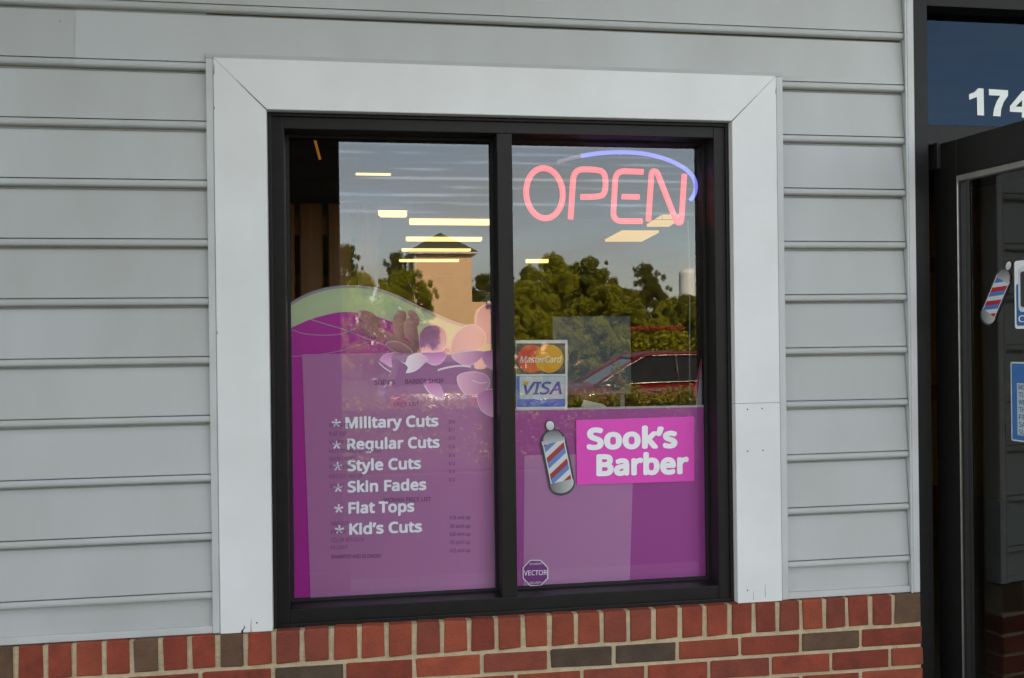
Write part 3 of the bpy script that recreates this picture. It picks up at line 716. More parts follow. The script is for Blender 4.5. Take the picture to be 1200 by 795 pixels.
# --- neon OPEN sign hanging just behind the right pane
yn = YG+.045
NPINK = emit('neon_pink', (1.0, .13, .18), .19); NBLUE = emit('neon_blue', (.17, .23, 1.0), .22); NOFF = mat('neon_unlit', (.40, .45, .58), .3, c2=(.36, .41, .54), scale=20)
NB = mat('neon_mount', (.5, .5, .5), .4, c2=(.42, .42, .42), scale=20)
ne = empty('neon_open_sign', px(715, 265, yn), 'pink neon OPEN sign under a blue neon arc hanging in the window', 'sign')
def np_(u, v): return px(600+u/5, 150+v/5, yn)
def neon(name, uv, rad, m, n=8, closed=False, sp=True):
    P = [np_(*q) for q in uv]
    return obj(name, tube(spline(P, n, closed) if sp else P, rad*MPP(yn), 12, True, closed), m, ne, True)
def rnd(uv, r, n=6):
    """rounded corners on a polyline"""
    out = [uv[0]]
    for a, b, c in zip(uv, uv[1:], uv[2:]):
        A_, B_, C_ = Vector(a), Vector(b), Vector(c); p = B_+(A_-B_).normalized()*min(r, (A_-B_).length*.48); q = B_+(C_-B_).normalized()*min(r, (C_-B_).length*.48)
        for i in range(n+1):
            t = i/n; out.append(tuple((1-t)**2*p + 2*t*(1-t)*B_ + t*t*q))
    return out+[uv[-1]]
neon('letter_tube', [(190+107*math.cos(a)+ -6*math.sin(a), 383-147*math.sin(a)) for a in [i*math.pi/8 for i in range(16)]], 3.55, NPINK, 5, True)
neon('letter_tube', rnd([(343, 535), (362, 243), (480, 243), (548, 258), (548, 392), (490, 405), (403, 405)], 62), 3.55, NPINK, 1, sp=False)
neon('letter_tube', rnd([(768, 258), (608, 252), (591, 547), (762, 547)], 55), 3.55, NPINK, 1, sp=False); neon('letter_tube', [(645, 403), (745, 405)], 3.4, NPINK, 1, sp=False)
neon('letter_tube', rnd([(799, 547), (818, 254), (848, 254), (966, 556), (992, 556), (1010, 272)], 22), 3.5, NPINK, 1, sp=False)
arcp = [(400, 165), (520, 148), (650, 143), (780, 153), (900, 183), (1000, 230), (1055, 280), (1076, 330), (1071, 382), (1045, 425)]
neon('arc_tube', arcp, 2.6, NBLUE); neon('unlit_tube', [(262, 200), (330, 181), (400, 165)], 2.6, NOFF)
for u, v in ((190, 236), (190, 530), (345, 500), (352, 330), (597, 420), (600, 330), (806, 470), (985, 545), (650, 143), (1076, 330)):
    q = np_(u, v); obj('tube_support', tube([q+Vector((0, .005, 0)), q+Vector((0, .03, 0))], .003, 8), NB, ne)
bar = [np_(120, 330)+Vector((0, .031, 0)), np_(1076, 330)+Vector((0, .031, 0))]
NBD = mat('neon_back_rod', (.02, .022, .024), .5, c2=(.015, .016, .018), scale=20)
for v in (236, 330, 420, 530): obj('back_rod', tube([np_(185, v)+Vector((0, .031, 0)), np_(1076 if v in (330,) else 985, v)+Vector((0, .031, 0))], .0008, 6), NBD, ne)
for u in (352, 900): obj('hanging_wire', tube([np_(u, 530)+Vector((0, .032, 0)), Vector((np_(u, 0).x, yn+.032, WZ1-.03))], .0006, 6), NBD, ne)
obj('power_cord', tube(spline([px(806, 258, yn+.03), px(808, 330, yn+.03), px(808, 420, yn+.03), px(808.5, 475, yn+.03), px(810, 700, yn+.03)], 6), .0022, 8), mat('cord_clear_plastic', (.34, .34, .30), .3, c2=(.28, .28, .25), scale=20), ne, True)

# --- street number on the transom
yt = .0935
tn = empty('street_number', px(1165, 136, yt), 'large white street number 174 on the dark glass above the door', 'lettering')
NUM = mat('number_white', (.80, .86, .84), .5, c2=(.74, .8, .78), scale=40)
poly('digit', [(1145.2, 135.2), (1153.2, 135.6), (1152.6, 104), (1146.4, 103.6), (1141.8, 108.4), (1135.6, 110.6), (1135.8, 117.2), (1144.9, 113.8)], yt, NUM, tn); poly('digit', [(1158.8, 104.6), (1181.4, 106), (1181.2, 112.4), (1176.2, 120), (1173.2, 128.6), (1172.6, 136.6), (1163.6, 136.1), (1165, 127), (1168.2, 118.6), (1172.2, 112.4), (1158.9, 111.8)], yt, NUM, tn); poly('digit', [(1198.2, 107), (1206, 107.5), (1205.8, 125.6), (1210, 125.8), (1210, 132.4), (1205.7, 132.2), (1205.6, 138.4), (1197.4, 138), (1197.5, 131.8), (1183.4, 131.2), (1183.5, 124.6)], yt, NUM, tn); poly('digit_gap', [(1197.8, 117.5), (1197.6, 125.3), (1190.4, 125)], yt-.0006, BLACKG, tn)

# --- stickers on the open door leaf (outer face of the glass)
DG = -.022
def lp(x, y, k=0): s, z = leaf_px(x, y, DG+.0004*k); return leaf_pt(s, DG+.0004*k, z)
RED2 = mat('pole_bright_red', (.52, .02, .035), .4, c2=(.47, .018, .03), scale=20); BLU2 = mat('pole_deep_blue', (.06, .19, .50), .4, c2=(.05, .165, .45), scale=20)
A, B = lp(1154, 379), lp(1184, 306.5)
o = empty('barber_pole_sticker', A)
hw = (lp(1174, 344)-lp(1158, 336)).length/2*.98
dm = decal_map(A, B, hw, LN)
if (dm(1, 0, 0)-dm(-1, 0, 0)).dot(LE) < 0: dm = decal_map(A, B, -hw, LN)
pole_decal(o, 'red and blue striped barber pole sticker leaning right on the open door glass', dm, None, .19, (RED2, BLU2, WHT), 'barber pole stickers')
def lrect(name, s0, s1, z0, z1, k, m, par, r=0.0):
    if r:
        pts = []
        for cx, cz, a0 in ((s1-r, z1-r, 0), (s0+r, z1-r, 90), (s0+r, z0+r, 180), (s1-r, z0+r, 270)):
            pts += [(cx+r*math.cos(R(a0+t)), cz+r*math.sin(R(a0+t))) for t in (0, 30, 60, 90)]
    else: pts = [(s0, z0), (s1, z0), (s1, z1), (s0, z1)]
    return obj(name, ([leaf_pt(s, DG+.0004*k, z) for s, z in pts], [list(range(len(pts)))]), m, par)
s0, z1 = leaf_px(1184.2, 424.2, DG); _, z0 = leaf_px(1185, 516.4, DG); s1 = s0+.2
hs = empty('opening_hours_sign', leaf_pt((s0+s1)/2, DG, z0), 'blue and white opening hours sign on the open door glass', 'sign')
HBL = mat('hours_blue', (.015, .15, .42), .4, c2=(.013, .13, .38), scale=20); HPA = mat('hours_panel', (.42, .54, .62), .5, c2=(.38, .5, .58), scale=20); HTX = mat('hours_ink', (.08, .13, .20), .5, c2=(.07, .11, .18), scale=20)
e = .004
lrect('border', s0, s1, z0, z1, 0, mat('hours_border', (.58, .64, .66), .5, c2=(.5, .56, .58), scale=20), hs, .006); lrect('face', s0+e, s1-e, z0+e, z1-e, 1, HBL, hs, .003)
si, zi1 = leaf_px(1192, 449, DG); _, zi0 = leaf_px(1192, 510, DG)
lrect('hours_panel', si, s1-.014, zi0, zi1, 2, HPA, hs)
for i, dname in enumerate(('MON', 'TUE', 'WED', 'THU', 'FRI', 'SAT', 'SUN')):
    zz = zi1-(i+.86)*(zi1-zi0)/7
    a = leaf_pt(si+.006, DG+.0012, zz); b = a+LE*.034
    text_on('day_name', dname, a, b, .0135, HTX, hs, .01, nrm=LN)
    a = leaf_pt(si+.060, DG+.0012, zz); text_on('hours', '9:00 - 7:00' if i < 6 else 'CLOSED', a, a+LE*.075, .0125, HTX, hs, .0, nrm=LN)
s0, z1 = leaf_px(1188.5, 306.3, DG); _, z0 = leaf_px(1191, 385.5, DG); s1 = s0+.12
phs = empty('phone_notice', leaf_pt((s0+s1)/2, DG, z0), 'white notice with a blue foot and dark phone picture above the hours sign', 'sign')
lrect('card', s0, s1, z0, z1, 0, SWH, phs, .008); lrect('blue_field', s0+.006, s1-.006, z0+.008, z0+(z1-z0)*.66, 1, HBL, phs, .006)
lrect('phone_frame', s0+.014, s1-.014, z0+.045, z1-.016, 2, SLB, phs, .014); lrect('phone_screen', s0+.022, s1-.022, z0+.058, z1-.03, 3, OUT, phs, .008)
a = leaf_pt(s0+.014, DG+.0012, z0+.018); text_on('lettering', 'CALL', a, a+LE*.085, .018, SWH, phs, .01, nrm=LN)

# ------------------------------------------------------------------ inside the shop
LAMP = emit('ceiling_lamp_diffuser', (1.0, .70, .34), .40)
LAMP2 = emit('ceiling_panel_diffuser', (1.0, .72, .28), .13)
LBODY = mat('lamp_body', (.55, .52, .45), .5, c2=(.5, .47, .4), scale=20)
def lamp(xa, xb, yt_, yb_, dist, label):
    a, b = px(xa, yt_, dist-D), px(xb, yb_, dist-D)
    cx = (a.x+b.x)/2; wd = (b.x-a.x); h = abs(a.z-b.z)
    o = empty('ceiling_light', (cx, dist-D, min(a.z, b.z)), label, 'ceiling light', 'ceiling lights in the shop')
    zl = min(a.z, b.z)
    obj('diffuser', box(cx-wd/2, cx+wd/2, dist-D, dist-D+.10, zl, zl+h, min(.01, h*.3)), LAMP, o)
    obj('housing', box(cx-wd/2-.01, cx+wd/2+.01, dist-D-.004, dist-D+.11, zl+h+.001, zl+h+.012), LBODY, o)
    for s_ in (-.35, .35):
        if zl+h+.03 < IZ: obj('hanger', tube([(cx+s_*wd, dist-D+.05, zl+h+.02), (cx+s_*wd, dist-D+.05, IZ)], .006, 6), LBODY, o)
lamp(423, 477, 246.5, 253.8, 10.4, 'short bright ceiling light nearest the window')
lamp(480, 583, 255.5, 263.4, 11.2, 'long bright ceiling light next to the short one')
lamp(476, 565, 276.5, 282.6, 13.2, 'long ceiling light in the second row from the window')
lamp(471, 552, 289.5, 294.4, 14.9, 'long ceiling light in the third row from the window')
lamp(468, 538, 302.6, 306.8, 16.9, 'long ceiling light in the last row by the back wall')
lamp(617, 643, 304, 308, 16.6, 'small ceiling light seen below the letter O of the neon sign')
lamp(417, 458, 203, 203.5, 7.6, 'thin ceiling light close to the front of the shop')
def troffer(quad, z, label):
    P = []
    for x, y in quad:
        d = _rot(((x-600)/F, 1, -(y-397.5)/F)); t = (z-CZ)/d.z; P.append(Vector((d.x*t, d.y*t-D, z)))
    c = sum(P, Vector())/4; o = empty('ceiling_light', c, label, 'ceiling light', 'ceiling lights in the shop')
    obj('diffuser', ([*P, *[p+Vector((0, 0, .03)) for p in P]], [[0, 1, 2, 3], [4, 5, 6, 7], [0, 1, 5, 4], [1, 2, 6, 5], [2, 3, 7, 6], [3, 0, 4, 7]]), LAMP2, o)
    Q = [c+(p-c)*1.06+Vector((0, 0, .0302)) for p in P]; obj('housing', ([*Q, *[p+Vector((0, 0, .02)) for p in Q]], [[0, 1, 2, 3], [4, 5, 6, 7], [0, 1, 5, 4], [1, 2, 6, 5], [2, 3, 7, 6], [3, 0, 4, 7]]), LBODY, o)
troffer([(709, 283.5), (752, 283.5), (772, 273), (729, 273)], IZ-.06, 'flat ceiling panel light below the letter E of the neon sign')
troffer([(758, 266), (784, 266), (800, 255), (776, 255)], IZ-.06, 'flat ceiling panel light behind the letter N of the neon sign')
WOOD = mat('wood_partition', (.34, .15, .035), .5, c2=(.20, .08, .02), scale=3, stretch=(8, 8, .6))
wp = empty('wood_partition', px(360, 560, 1.2), 'brown wooden slatted partition behind the left side of the window', 'partition')
xa = px(336, 300, 1.2).x-.6
for i in range(9):
    x0_ = xa+i*.108; zt = px(350, 238, 1.2).z
    obj('slat', box(x0_, x0_+.088, 1.2, 1.24, 0, zt, .006), WOOD, wp)
obj('rail', box(xa-.02, xa+.96, 1.241, 1.28, zt-.12, zt-.04, .004), WOOD, wp); obj('rail', box(xa-.02, xa+.96, 1.241, 1.28, .1, .2, .004), WOOD, wp)
obj('bulkhead', box(xa-.6, px(399, 238, .8).x, .8, 1.6, zt+.02, IZ-.002, .004), mat('bulkhead_paint', (.035, .03, .024), .8, c2=(.028, .024, .02), scale=4), wp)
q0, q1 = px(366, 153, .5), px(375, 187, .5)
fl = empty('hanging_lamp_tube', q1, 'thin orange lit tube hanging at a slant inside the left pane', 'lamp')
obj('tube', tube([q0, q1], .004, 8), emit('orange_tube', (1, .42, .06), .05), fl); obj('cord', tube([q0, (q0.x-.02, .5, IZ)], .002, 6), BLACKG, fl)
# grey board standing behind the right pane
y1 = .9
bo = empty('display_board', px(694, 470, y1), 'grey blue board standing inside behind the right pane', 'board')
a, b = px(647, 371, y1), px(740, 462, y1)
obj('panel', box(a.x, b.x, y1, y1+.02, b.z, a.z, .003), mat('board_grey', (.17, .23, .27), .5, c2=(.13, .19, .23), scale=4), bo)
for s_ in (a.x+.02, b.x-.04): obj('leg', box(s_, s_+.02, y1+.021, y1+.04, 0, a.z-.05, .002), NB, bo)
pa = tag(poly('folded_paper', [(681, 477), (684, 468.5), (707, 474), (712, 478)], YG+.02, mat('paper_white', (.66, .68, .60), .7, c2=(.6, .62, .54), scale=10), None, thick=.001), 'small folded white paper leaning on the poster top edge', 'paper')
cd = empty('leaning_card', px(823, 476, YG+.02), 'pale card with a pink edge leaning against the right side of the window', 'card')
poly('card', [(815, 476), (824, 418), (832, 418), (832, 476)], YG+.02, mat('card_pale', (.48, .44, .50), .6, c2=(.42, .4, .46), scale=6), cd, thick=.0015)
poly('pink_edge', [(812.5, 462), (823, 414), (824.5, 417), (815, 468)], YG+.019, mat('card_pink', (.55, .04, .18), .6, c2=(.5, .035, .16), scale=8), cd)
# things glimpsed through the gap at the door hinge
ww = IX1-.012
def side_panel(name, xa_, xb_, ya_, yb_, m, label, cat):
    def hitx(x, y):
        d = _rot(((x-600)/F, 1, -(y-397.5)/F)); t = ww/d.x; return (d.y*t-D, CZ+d.z*t)
    (Y0, Z0), (Y1, Z1) = hitx(xa_, yb_), hitx(xb_, ya_)
    lo_, hi_ = min(Y0, Y1), max(Y0, Y1)
    return tag(obj(name, box(ww-.03, ww+.010, lo_, hi_, min(Z0, Z1), max(Z0, Z1), .004), m), label, cat)
side_panel('wall_picture', 1068, 1100, 302, 322, mat('picture_violet', (.10, .06, .22), .5, c2=(.08, .05, .18), scale=3), 'violet picture on the shop side wall seen past the door hinge', 'picture')
side_panel('wall_shelf', 1066, 1102, 452, 466, WOOD, 'brown wooden wall shelf seen past the door hinge', 'shelf')
side_panel('wall_poster', 1066, 1102, 186, 296, mat('poster_orange', (.36, .15, .03), .5, c2=(.3, .12, .025), scale=3), 'orange brown poster on the shop side wall seen past the door hinge', 'poster')

# ------------------------------------------------------------------ across the car park (mirrored in the glass)
LEAF = [mat('leaf_olive', (.29, .285, .022), .6, c2=(.15, .16, .016), scale=1.2, spec=.3), mat('leaf_green', (.17, .19, .024), .6, c2=(.085, .105, .016), scale=1.2, spec=.3), mat('leaf_dark', (.12, .125, .022), .6, c2=(.065, .075, .015), scale=1.2, spec=.3)]
BARK = mat('bark', (.11, .085, .06), .9, c2=(.06, .045, .03), scale=6, stretch=(4, 4, 1), bump=.02, bscale=12)
def leaves(n, clumps, size, rng):
    v, f = [], []
    tot = sum(c[3]**2 for c in clumps)
    for cx, cy, cz, r, sq in clumps:
        for _ in range(int(n*r*r/tot)):
            while True:
                d = Vector((rng.uniform(-1, 1), rng.uniform(-1, 1), rng.uniform(-1, 1)))
                if .05 < d.length < 1: break
            d = d*rng.uniform(.75, 1.25)
            p = Vector((cx+d.x*r, cy+d.y*r, cz+d.z*r*sq))
            s = size*rng.uniform(.6, 1.35); a = Vector((rng.gauss(0, 1), rng.gauss(0, 1), rng.gauss(0, .6))).normalized(); b = a.cross(Vector((rng.gauss(0, 1), rng.gauss(0, 1), rng.gauss(0, 1)))).normalized()
            k = len(v); v += [p-a*s, p+b*s*.5, p+a*s, p-b*s*.5]; f.append([k, k+1, k+2, k+3])
    return v, f
def make_tree(seed, h, rx, n, leafm, size, trunk=.18, low=.28):
    """crown and trunk meshes at the origin"""
    rng = random.Random(seed); cl = []
    for i in range(70):
        t = rng.random(); ang = rng.uniform(0, 6.28); zz = low+(1-low)*t
        env = math.sin(math.pi*min(1, .14+.86*t)**.8)**.6
        rr = rx*env*rng.random()**.6*.86; c = rx*rng.uniform(.13, .30)*(1-.3*t)
        cl.append((rr*math.cos(ang), rr*math.sin(ang), min(zz*h, h-c*.7), c, rng.uniform(.6, 1.0)))
    for i in range(34):
        ang = rng.uniform(0, 6.28); zz = rng.uniform(low+.1, 1.0); rr = rx*rng.uniform(.7, 1.02)*math.sin(math.pi*min(.95, zz*.85))**.8
        cl.append((rr*math.cos(ang), rr*math.sin(ang), zz*h*.99, rx*rng.uniform(.05, .13), 1.0))
    lv = leaves(n, cl, size, rng)
    tv, tf = [], []
    def add(vf):
        k = len(tv); tv.extend(vf[0]); tf.extend([[q+k for q in ff] for ff in vf[1]])
    add(tube([(0, 0, -.3), (.03, 0, h*.2), (-.04, .05, h*.45), (.02, 0, h*.8)], [trunk*1.25, trunk, trunk*.6, trunk*.15], 9))
    for c in cl[:14]:
        zb_ = h*rng.uniform(.22, .5); add(tube([(0, 0, zb_), (c[0]*.5, c[1]*.5, (zb_+c[2])/2+.1), (c[0], c[1], c[2])], [trunk*.4, trunk*.25, trunk*.06], 6))
    return lv, (tv, tf), leafm
PROTO = {}
def proto(key, *a):
    lv, tk, lm = make_tree(*a)
    me = bpy.data.meshes.new('crown'); me.from_pydata([tuple(q) for q in lv[0]], [], lv[1]); me.materials.append(lm)
    mt = bpy.data.meshes.new('trunk'); mt.from_pydata([tuple(q) for q in tk[0]], [], tk[1]); mt.materials.append(BARK)
    for p in mt.polygons: p.use_smooth = True
    PROTO[key] = (me, mt, a[1], a[2])
proto('broad', 3, 8.0, 3.6, 56000, LEAF[0], .078)
proto('round', 5, 7.0, 2.6, 46000, LEAF[1], .076)
proto('dark', 9, 9.0, 3.0, 46000, LEAF[2], .078)
proto('bushy', 12, 4.5, 2.4, 44000, LEAF[0], .062, .10, .08)
def tree(key, xpx, ytop, dist, wpx, label, rz=0.0, ground=-.2, group='trees across the car park'):
    me, mt, h, r = PROTO[key]
    p = refl(xpx, ytop, dist); H = p.z-ground; wdt = wpx*dist/F
    o = empty('tree', (p.x, p.y, ground), label, 'tree', group); o.rotation_euler.z = rz; o.scale = (wdt/2/r, wdt/2/r, H/h)
    for nm, m in (('crown', me), ('trunk', mt)):
        c = bpy.data.objects.new(nm, m); COL.objects.link(c); c.parent = o
    return o
tree('dark', 402, 288, 62, 60, 'dark leafy tree standing left of the salmon tower', .4)
tree('bushy', 425, 322, 50, 70, 'low bushy olive tree in front of the tall tree left of the tower', 1.0)
tree('dark', 466, 297, 60, 48, 'tall dark tree close behind the left edge of the tower', 2.2, -.5)
tree('broad', 478, 318, 44, 84, 'broad olive tree standing in front of the salmon tower', 2.9)
tree('dark', 566, 322, 90, 60, 'far dark tree showing right of the salmon tower', .2, -.6)
tree('dark', 618, 314, 60, 60, 'dark tree at the left end of the row behind the red car', 1.4)
tree('broad', 645, 300, 52, 80, 'tall broad olive tree behind the red car', .7)
tree('round', 692, 303, 54, 78, 'tall green tree in the middle of the row behind the red car', 2.0)
tree('broad', 716, 335, 46, 90, 'lower spreading olive tree in the row behind the red car', 4.0)
tree('dark', 757, 310, 56, 64, 'tall dark round tree right of the gap in the row', 5.0)
tree('round', 806, 346, 38, 64, 'bright green tree in front of the white tank', 3.1)
tree('bushy', 770, 376, 33, 80, 'low bushy shrub tree behind the red car roof', .9)
tree('bushy', 700, 374, 36, 90, 'low dense shrub tree beside the lawn behind the red car', 2.5)
tree('bushy', 630, 366, 36, 80, 'low dense shrub tree behind the front of the red car', 4.4)
tree('dark', 838, 322, 60, 50, 'dark tree standing right of the white tank', 3.9)
tree('round', 668, 312, 58, 84, 'green tree filling the gap between the two tall trees behind the red car', 1.1)
tree('round', 730, 338, 50, 76, 'mid green tree below the gap in the row behind the red car', 3.6)
tree('broad', 612, 330, 48, 70, 'olive tree beside the dark tree at the end of the row', 5.3)
tree('bushy', 786, 352, 42, 70, 'leafy olive tree between the dark round tree and the tank', 1.9)
# far wood that closes the horizon
rng = random.Random(4); cl = []
for i in range(150):
    x_ = -150+i*2.6+rng.uniform(-1, 1); cl.append((x_, -120+rng.uniform(-6, 6), rng.uniform(.5, 3.2), rng.uniform(2.2, 3.8), 1.0))
fwd = tag(obj('distant_wood', leaves(26000, cl, .42, rng), LEAF[2]), 'dark line of far woodland along the horizon', 'woodland', kind='stuff')

# red flowering shrub
p = refl(764, 381, 31); rng = random.Random(8)
sh = empty('flowering_shrub', (p.x, p.y, -.2), 'shrub with orange red blossom behind the red car', 'shrub')
obj('blossom', leaves(700, [(p.x+i*.28-.6, p.y+.1, p.z-.12, .28, .35) for i in range(6)], .05, rng), mat('blossom_red', (.42, .08, .03), .7, c2=(.3, .05, .02), scale=6), sh)
obj('foliage', leaves(5000, [(p.x+i*.28-.6, p.y, p.z-.75, .55, 1.1) for i in range(6)], .07, rng), LEAF[0], sh)
obj('stem', tube([(p.x, p.y, -.25), (p.x, p.y, p.z-.5)], .04, 8), BARK, sh)

# clipped hedge along the car park
rng = random.Random(15); hy = -10.35
hg = empty('hedge', (3.2, hy, -.2), 'low clipped green hedge along the edge of the car park', 'hedge')
cl = []
x_ = -6.0
while x_ < 14:
    top_ = .695+rng.uniform(-.05, .05)
    for zz in (.02, .24, .46, .62): cl.append((x_, hy+rng.uniform(-.1, .1), zz+top_-.66, .26, .85))
    x_ += .27
c0 = refl(733, 432, 12.95)
for i in range(5): cl.append((c0.x+rng.uniform(-.12, .12), hy, .78+i*.10, .16-.022*i, 1.0))
obj('foliage', leaves(130000, cl, .025, rng), mat('hedge_leaf', (.27, .29, .03), .55, c2=(.11, .12, .018), scale=5, spec=.35), hg)
obj('shade_core', box(-6, 14, hy-.2, hy+.2, -.2, .66, .05), mat('hedge_shade_core', (.02, .022, .01), .9, c2=(.012, .012, .008), scale=20), hg)  # near-black box, shade inside the hedge put into its colour

# tower building with hipped roof
dT = 66; t0 = refl(484.5, 294, dT); t1 = refl(552.5, 294, dT); ap = refl(518, 273, dT+2)
STUC = mat('tower_stucco', (.80, .53, .34), .9, c2=(.74, .49, .315), scale=.6, bump=.004, bscale=20); GROOF = mat('tower_green_roof', (.075, .085, .05), .7, c2=(.055, .062, .038), scale=2)
tw = empty('tower_building', ((t0.x+t1.x)/2, t0.y-2, -.8), 'plain salmon stucco tower with a low green pyramid roof', 'building')
wd = t1.x-t0.x
obj('wall', box(t0.x, t1.x, t0.y-wd, t0.y, -.8, t0.z, .01), STUC, tw)
ex, cz_ = .35, t0.z-.02; xa, xb, yb_, ya_ = t0.x-ex, t1.x+ex, t0.y-wd-ex, t0.y+ex; am = ((xa+xb)/2, (ya_+yb_)/2, ap.z)
obj('roof', ([(xa, ya_, cz_), (xb, ya_, cz_), (xb, yb_, cz_), (xa, yb_, cz_), am, (xa, ya_, cz_-.1), (xb, ya_, cz_-.1), (xb, yb_, cz_-.1), (xa, yb_, cz_-.1)], [[0, 1, 4], [1, 2, 4], [2, 3, 4], [3, 0, 4], [0, 1, 6, 5], [1, 2, 7, 6], [2, 3, 8, 7], [3, 0, 5, 8], [5, 6, 7, 8]]), GROOF, tw)
obj('eave_trim', box(xa-.02, xb+.02, yb_-.02, ya_+.02, cz_-.19, cz_-.101), TRIM, tw)
obj('downpipe', tube([(t0.x+.12, t0.y+.06, cz_-.15), (t0.x+.12, t0.y+.06, -.8)], .06, 8), TRIM, tw)
r0 = refl(553, 355, dT+3); r1 = refl(640, 355, dT+3)
obj('wing_wall', box(t1.x+.02, t1.x+9, r0.y-6, r0.y, -.8, refl(575, 354, dT+3).z), STUC, tw)
zr = refl(575, 353, dT+3).z
rx0, rx1 = t1.x+1.4, t1.x+9.4
obj('wing_roof', ([(rx0, r0.y+.5, zr), (rx1, r0.y+.5, zr), (rx1, r0.y-3, zr+1.3), (rx0+1.5, r0.y-3, zr+1.3), (rx1, r0.y-6.5, zr), (rx0, r0.y-6.5, zr)], [[0, 1, 2, 3], [3, 2, 4, 5], [0, 3, 5]]), GROOF, tw)
obj('wing_eave', box(rx0, rx1, r0.y+.3, r0.y+.52, zr-.22, zr-.005), TRIM, tw)

# white tank
dK = 120; k0 = refl(796, 330, dK); k1 = refl(818, 330, dK); kt = refl(807, 314.5, dK)
kr = (k1.x-k0.x)/2; kc = ((k0.x+k1.x)/2, k0.y, -.8)
tk = empty('water_tank', kc, 'white upright cylindrical tank with a domed top behind the trees', 'tank')
TW = mat('tank_white', (.76, .82, .86), .5, c2=(.70, .76, .80), scale=.8)
hh = kt.z+.8
obj('cylinder', lathe([(kr, 0), (kr, hh-.75)], kc, 32), TW, tk, True); obj('dome', lathe([(kr*1.01, hh-.76), (kr*.98, hh-.55), (kr*.8, hh-.28), (kr*.5, hh-.09), (kr*.2, hh-.01), (.01, hh)], kc, 32), TW, tk, True)
obj('ladder', join(box(kc[0]+kr*.3, kc[0]+kr*.3+.06, kc[1]+kr*.96, kc[1]+kr*1.03, -.8, hh-1.2), box(kc[0]+kr*.3+.4, kc[0]+kr*.3+.46, kc[1]+kr*.93, kc[1]+kr*1.0, -.8, hh-1.2)), NB, tk)

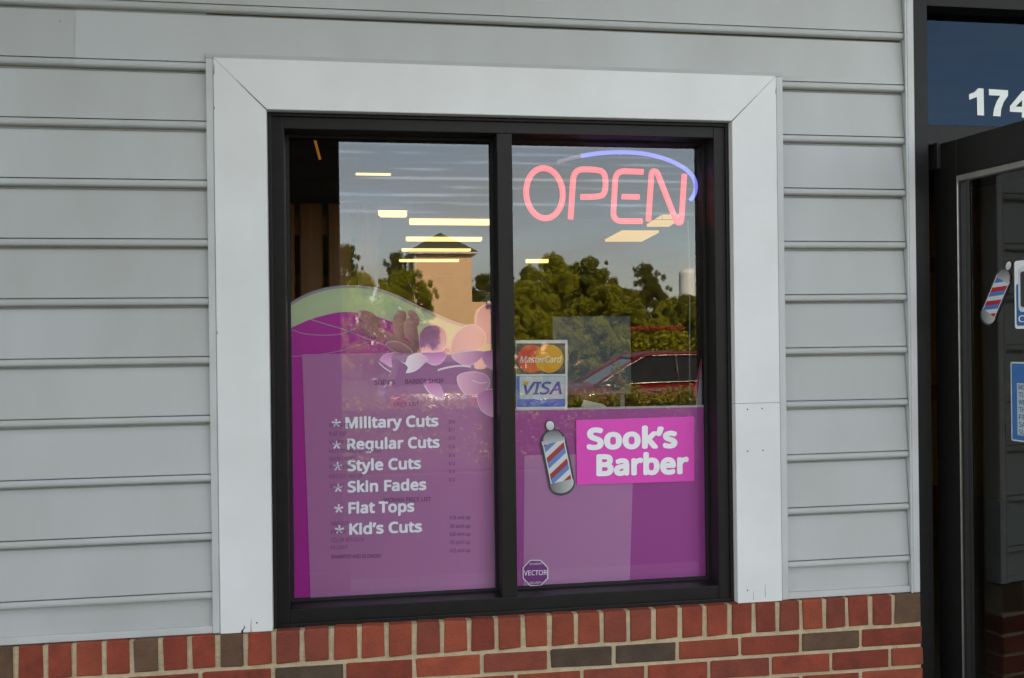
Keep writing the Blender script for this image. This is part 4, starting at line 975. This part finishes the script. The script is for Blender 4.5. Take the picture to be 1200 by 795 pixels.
# parked cars
def car(name, label, paint, loc, rz):
    o = empty(name, (0, 0, 0), label, 'car', 'parked cars')
    st_ = [(-2.3, .62, .36, .62), (-2.22, .78, .26, .70), (-1.9, .86, .22, .80), (-1.35, .89, .20, .88), (-.8, .90, .19, .94), (0, .90, .19, .96), (.9, .90, .19, .98), (1.5, .89, .20, 1.0), (2.0, .86, .24, 1.0), (2.25, .78, .32, .96), (2.33, .66, .42, .88)]
    v, f = [], []
    for x, hw_, zb_, zt in st_:
        sec = [(-hw_*.86, zb_), (-hw_, zb_+.14), (-hw_*1.0, (zb_+zt)/2), (-hw_*.985, zt-.12), (-hw_*.9, zt-.02), (-hw_*.5, zt+.025), (0, zt+.035)]
        sec = sec + [(-a, b) for a, b in reversed(sec[:-1])]
        v += [(x, a, b) for a, b in sec]
    m = 13
    for i in range(len(st_)-1):
        for k in range(m): f.append([i*m+k, (i+1)*m+k, (i+1)*m+(k+1) % m, i*m+(k+1) % m])
    f += [list(range(m)), [(len(st_)-1)*m+k for k in range(m)]]
    b_ = obj('body', (v, f), paint, o, True)
    # cabin: glass house with roof skin
    low_ = [(-1.15, .78, .90), (-.2, .82, .95), (.9, .82, .97), (1.75, .74, .98)]; hi_ = [(-.30, .58, 1.40), (.10, .60, 1.455), (.80, .60, 1.45), (1.15, .56, 1.39)]
    GLS = CARGL
    v = []
    for (x, y, z), (X, Y, Z) in zip(low_, hi_): v += [(x, -y, z), (x, y, z), (X, Y, Z), (X, -Y, Z)]
    f = [[0, 1, 2, 3], [12, 13, 14, 15]]
    for i in range(3): a = i*4; f += [[a, a+4, a+7, a+3], [a+1, a+5, a+6, a+2]]
    obj('cabin_glass', (v, f), GLS, o)
    v, f = [], []
    for X, Y, Z in [(-.36, .58, 1.375), (-.28, .595, 1.415), (.10, .615, 1.475), (.80, .615, 1.47), (1.18, .58, 1.405), (1.24, .56, 1.36)]: v += [(X, -Y, Z-.02), (X, -Y*.7, Z+.015), (X, 0, Z+.022), (X, Y*.7, Z+.015), (X, Y, Z-.02)]
    for i in range(5):
        for k in range(4): f.append([i*5+k, i*5+k+1, i*5+5+k+1, i*5+5+k])
    obj('roof', (v, f), paint, o, True)
    CH = ALU
    for s_ in (-1, 1):
        for nm, p_, r_, m_ in (('pillar', [(-1.17, s_*.785, .90), (-.32, s_*.60, 1.40)], .035, paint), ('pillar', [(.35, s_*.828, .96), (.36, s_*.618, 1.45)], .03, OUT), ('pillar', [(1.77, s_*.75, .98), (1.18, s_*.585, 1.40)], .06, paint), ('roof_rail', [(-.32, s_*.60, 1.40), (.1, s_*.62, 1.462), (.8, s_*.62, 1.457), (1.18, s_*.59, 1.40)], .028, paint),
                               ('chrome_strip', [(-1.12, s_*.80, .915), (-.2, s_*.845, .955), (.9, s_*.845, .975), (1.70, s_*.77, .99)], .010, CH), ('chrome_strip', [(-1.10, s_*.805, .925), (-.30, s_*.625, 1.37), (.1, s_*.645, 1.43), (.8, s_*.645, 1.425), (1.12, s_*.62, 1.37), (1.68, s_*.775, 1.0)], .008, CH)):
            obj(nm, tube(spline(p_, 4) if len(p_) > 2 else p_, r_, 8), m_, o, True)
        mb = box(-.86, -.70, s_*.97-.11, s_*.97+.07, .93, 1.06, .03, 2); obj('mirror', mb, paint, o, True)
        for x in (-.15, .95): obj('door_handle', box(x, x+.16, s_*.905-.012, s_*.905+.012, .80, .825, .006), CH, o)
        for x in (-1.42, 1.38):
            w_ = empty('wheel', (x, s_*.80, .32), parent=o)
            for nm, prof, m_ in (('tyre', [(.20, -.10), (.30, -.10), (.32, -.06), (.32, .06), (.30, .10), (.20, .10)], BLACKG), ('rim', [(.01, .06), (.06, .07), (.17, .05), (.205, .085), (.205, -.08)], CH)):
                vv, ff = lathe(prof, (0, 0, 0), 20); obj(nm, ([(x+a, s_*.80+s_*c_, .32+b) for a, b, c_ in vv], ff), m_, w_, True)
        obj('headlight', box(-2.25, -2.0, s_*.66-.12, s_*.66+.12, .60, .72, .03, 2), SWH, o); obj('tail_light', box(2.18, 2.34, s_*.64-.14, s_*.64+.14, .72, .88, .03, 2), CARRED, o)
    obj('number_plate', box(2.33, 2.35, -.18, .18, .62, .74, .005), SWH, o)
    o.location = loc; o.rotation_euler.z = rz
    return o
CARGL = mat('car_glass', (.012, .014, .016), .05, c2=(.01, .012, .013), scale=3, spec=.6); CARRED = mat('tail_light_red', (.5, .01, .01), .2, c2=(.4, .01, .01), scale=9)
RP = mat('car_red_paint', (.15, .004, .009), .42, c2=(.135, .0035, .008), scale=2, spec=.25); RP.node_tree.nodes['Principled BSDF'].inputs['Coat Weight'].default_value = .15
SP = mat('car_silver_paint', (.09, .095, .10), .3, c2=(.08, .085, .09), scale=2, metal=.3)
c = refl(752, 440, 16.3); car('parked_car', 'dark red sedan with chrome window line parked behind the hedge', RP, (c.x+.35, c.y-.9, -.17), 0)
c = refl(513, 440, 15.2); car('parked_car', 'grey sedan parked with its tail towards the shop', SP, (c.x, c.y-2.2, -.17), R(90))
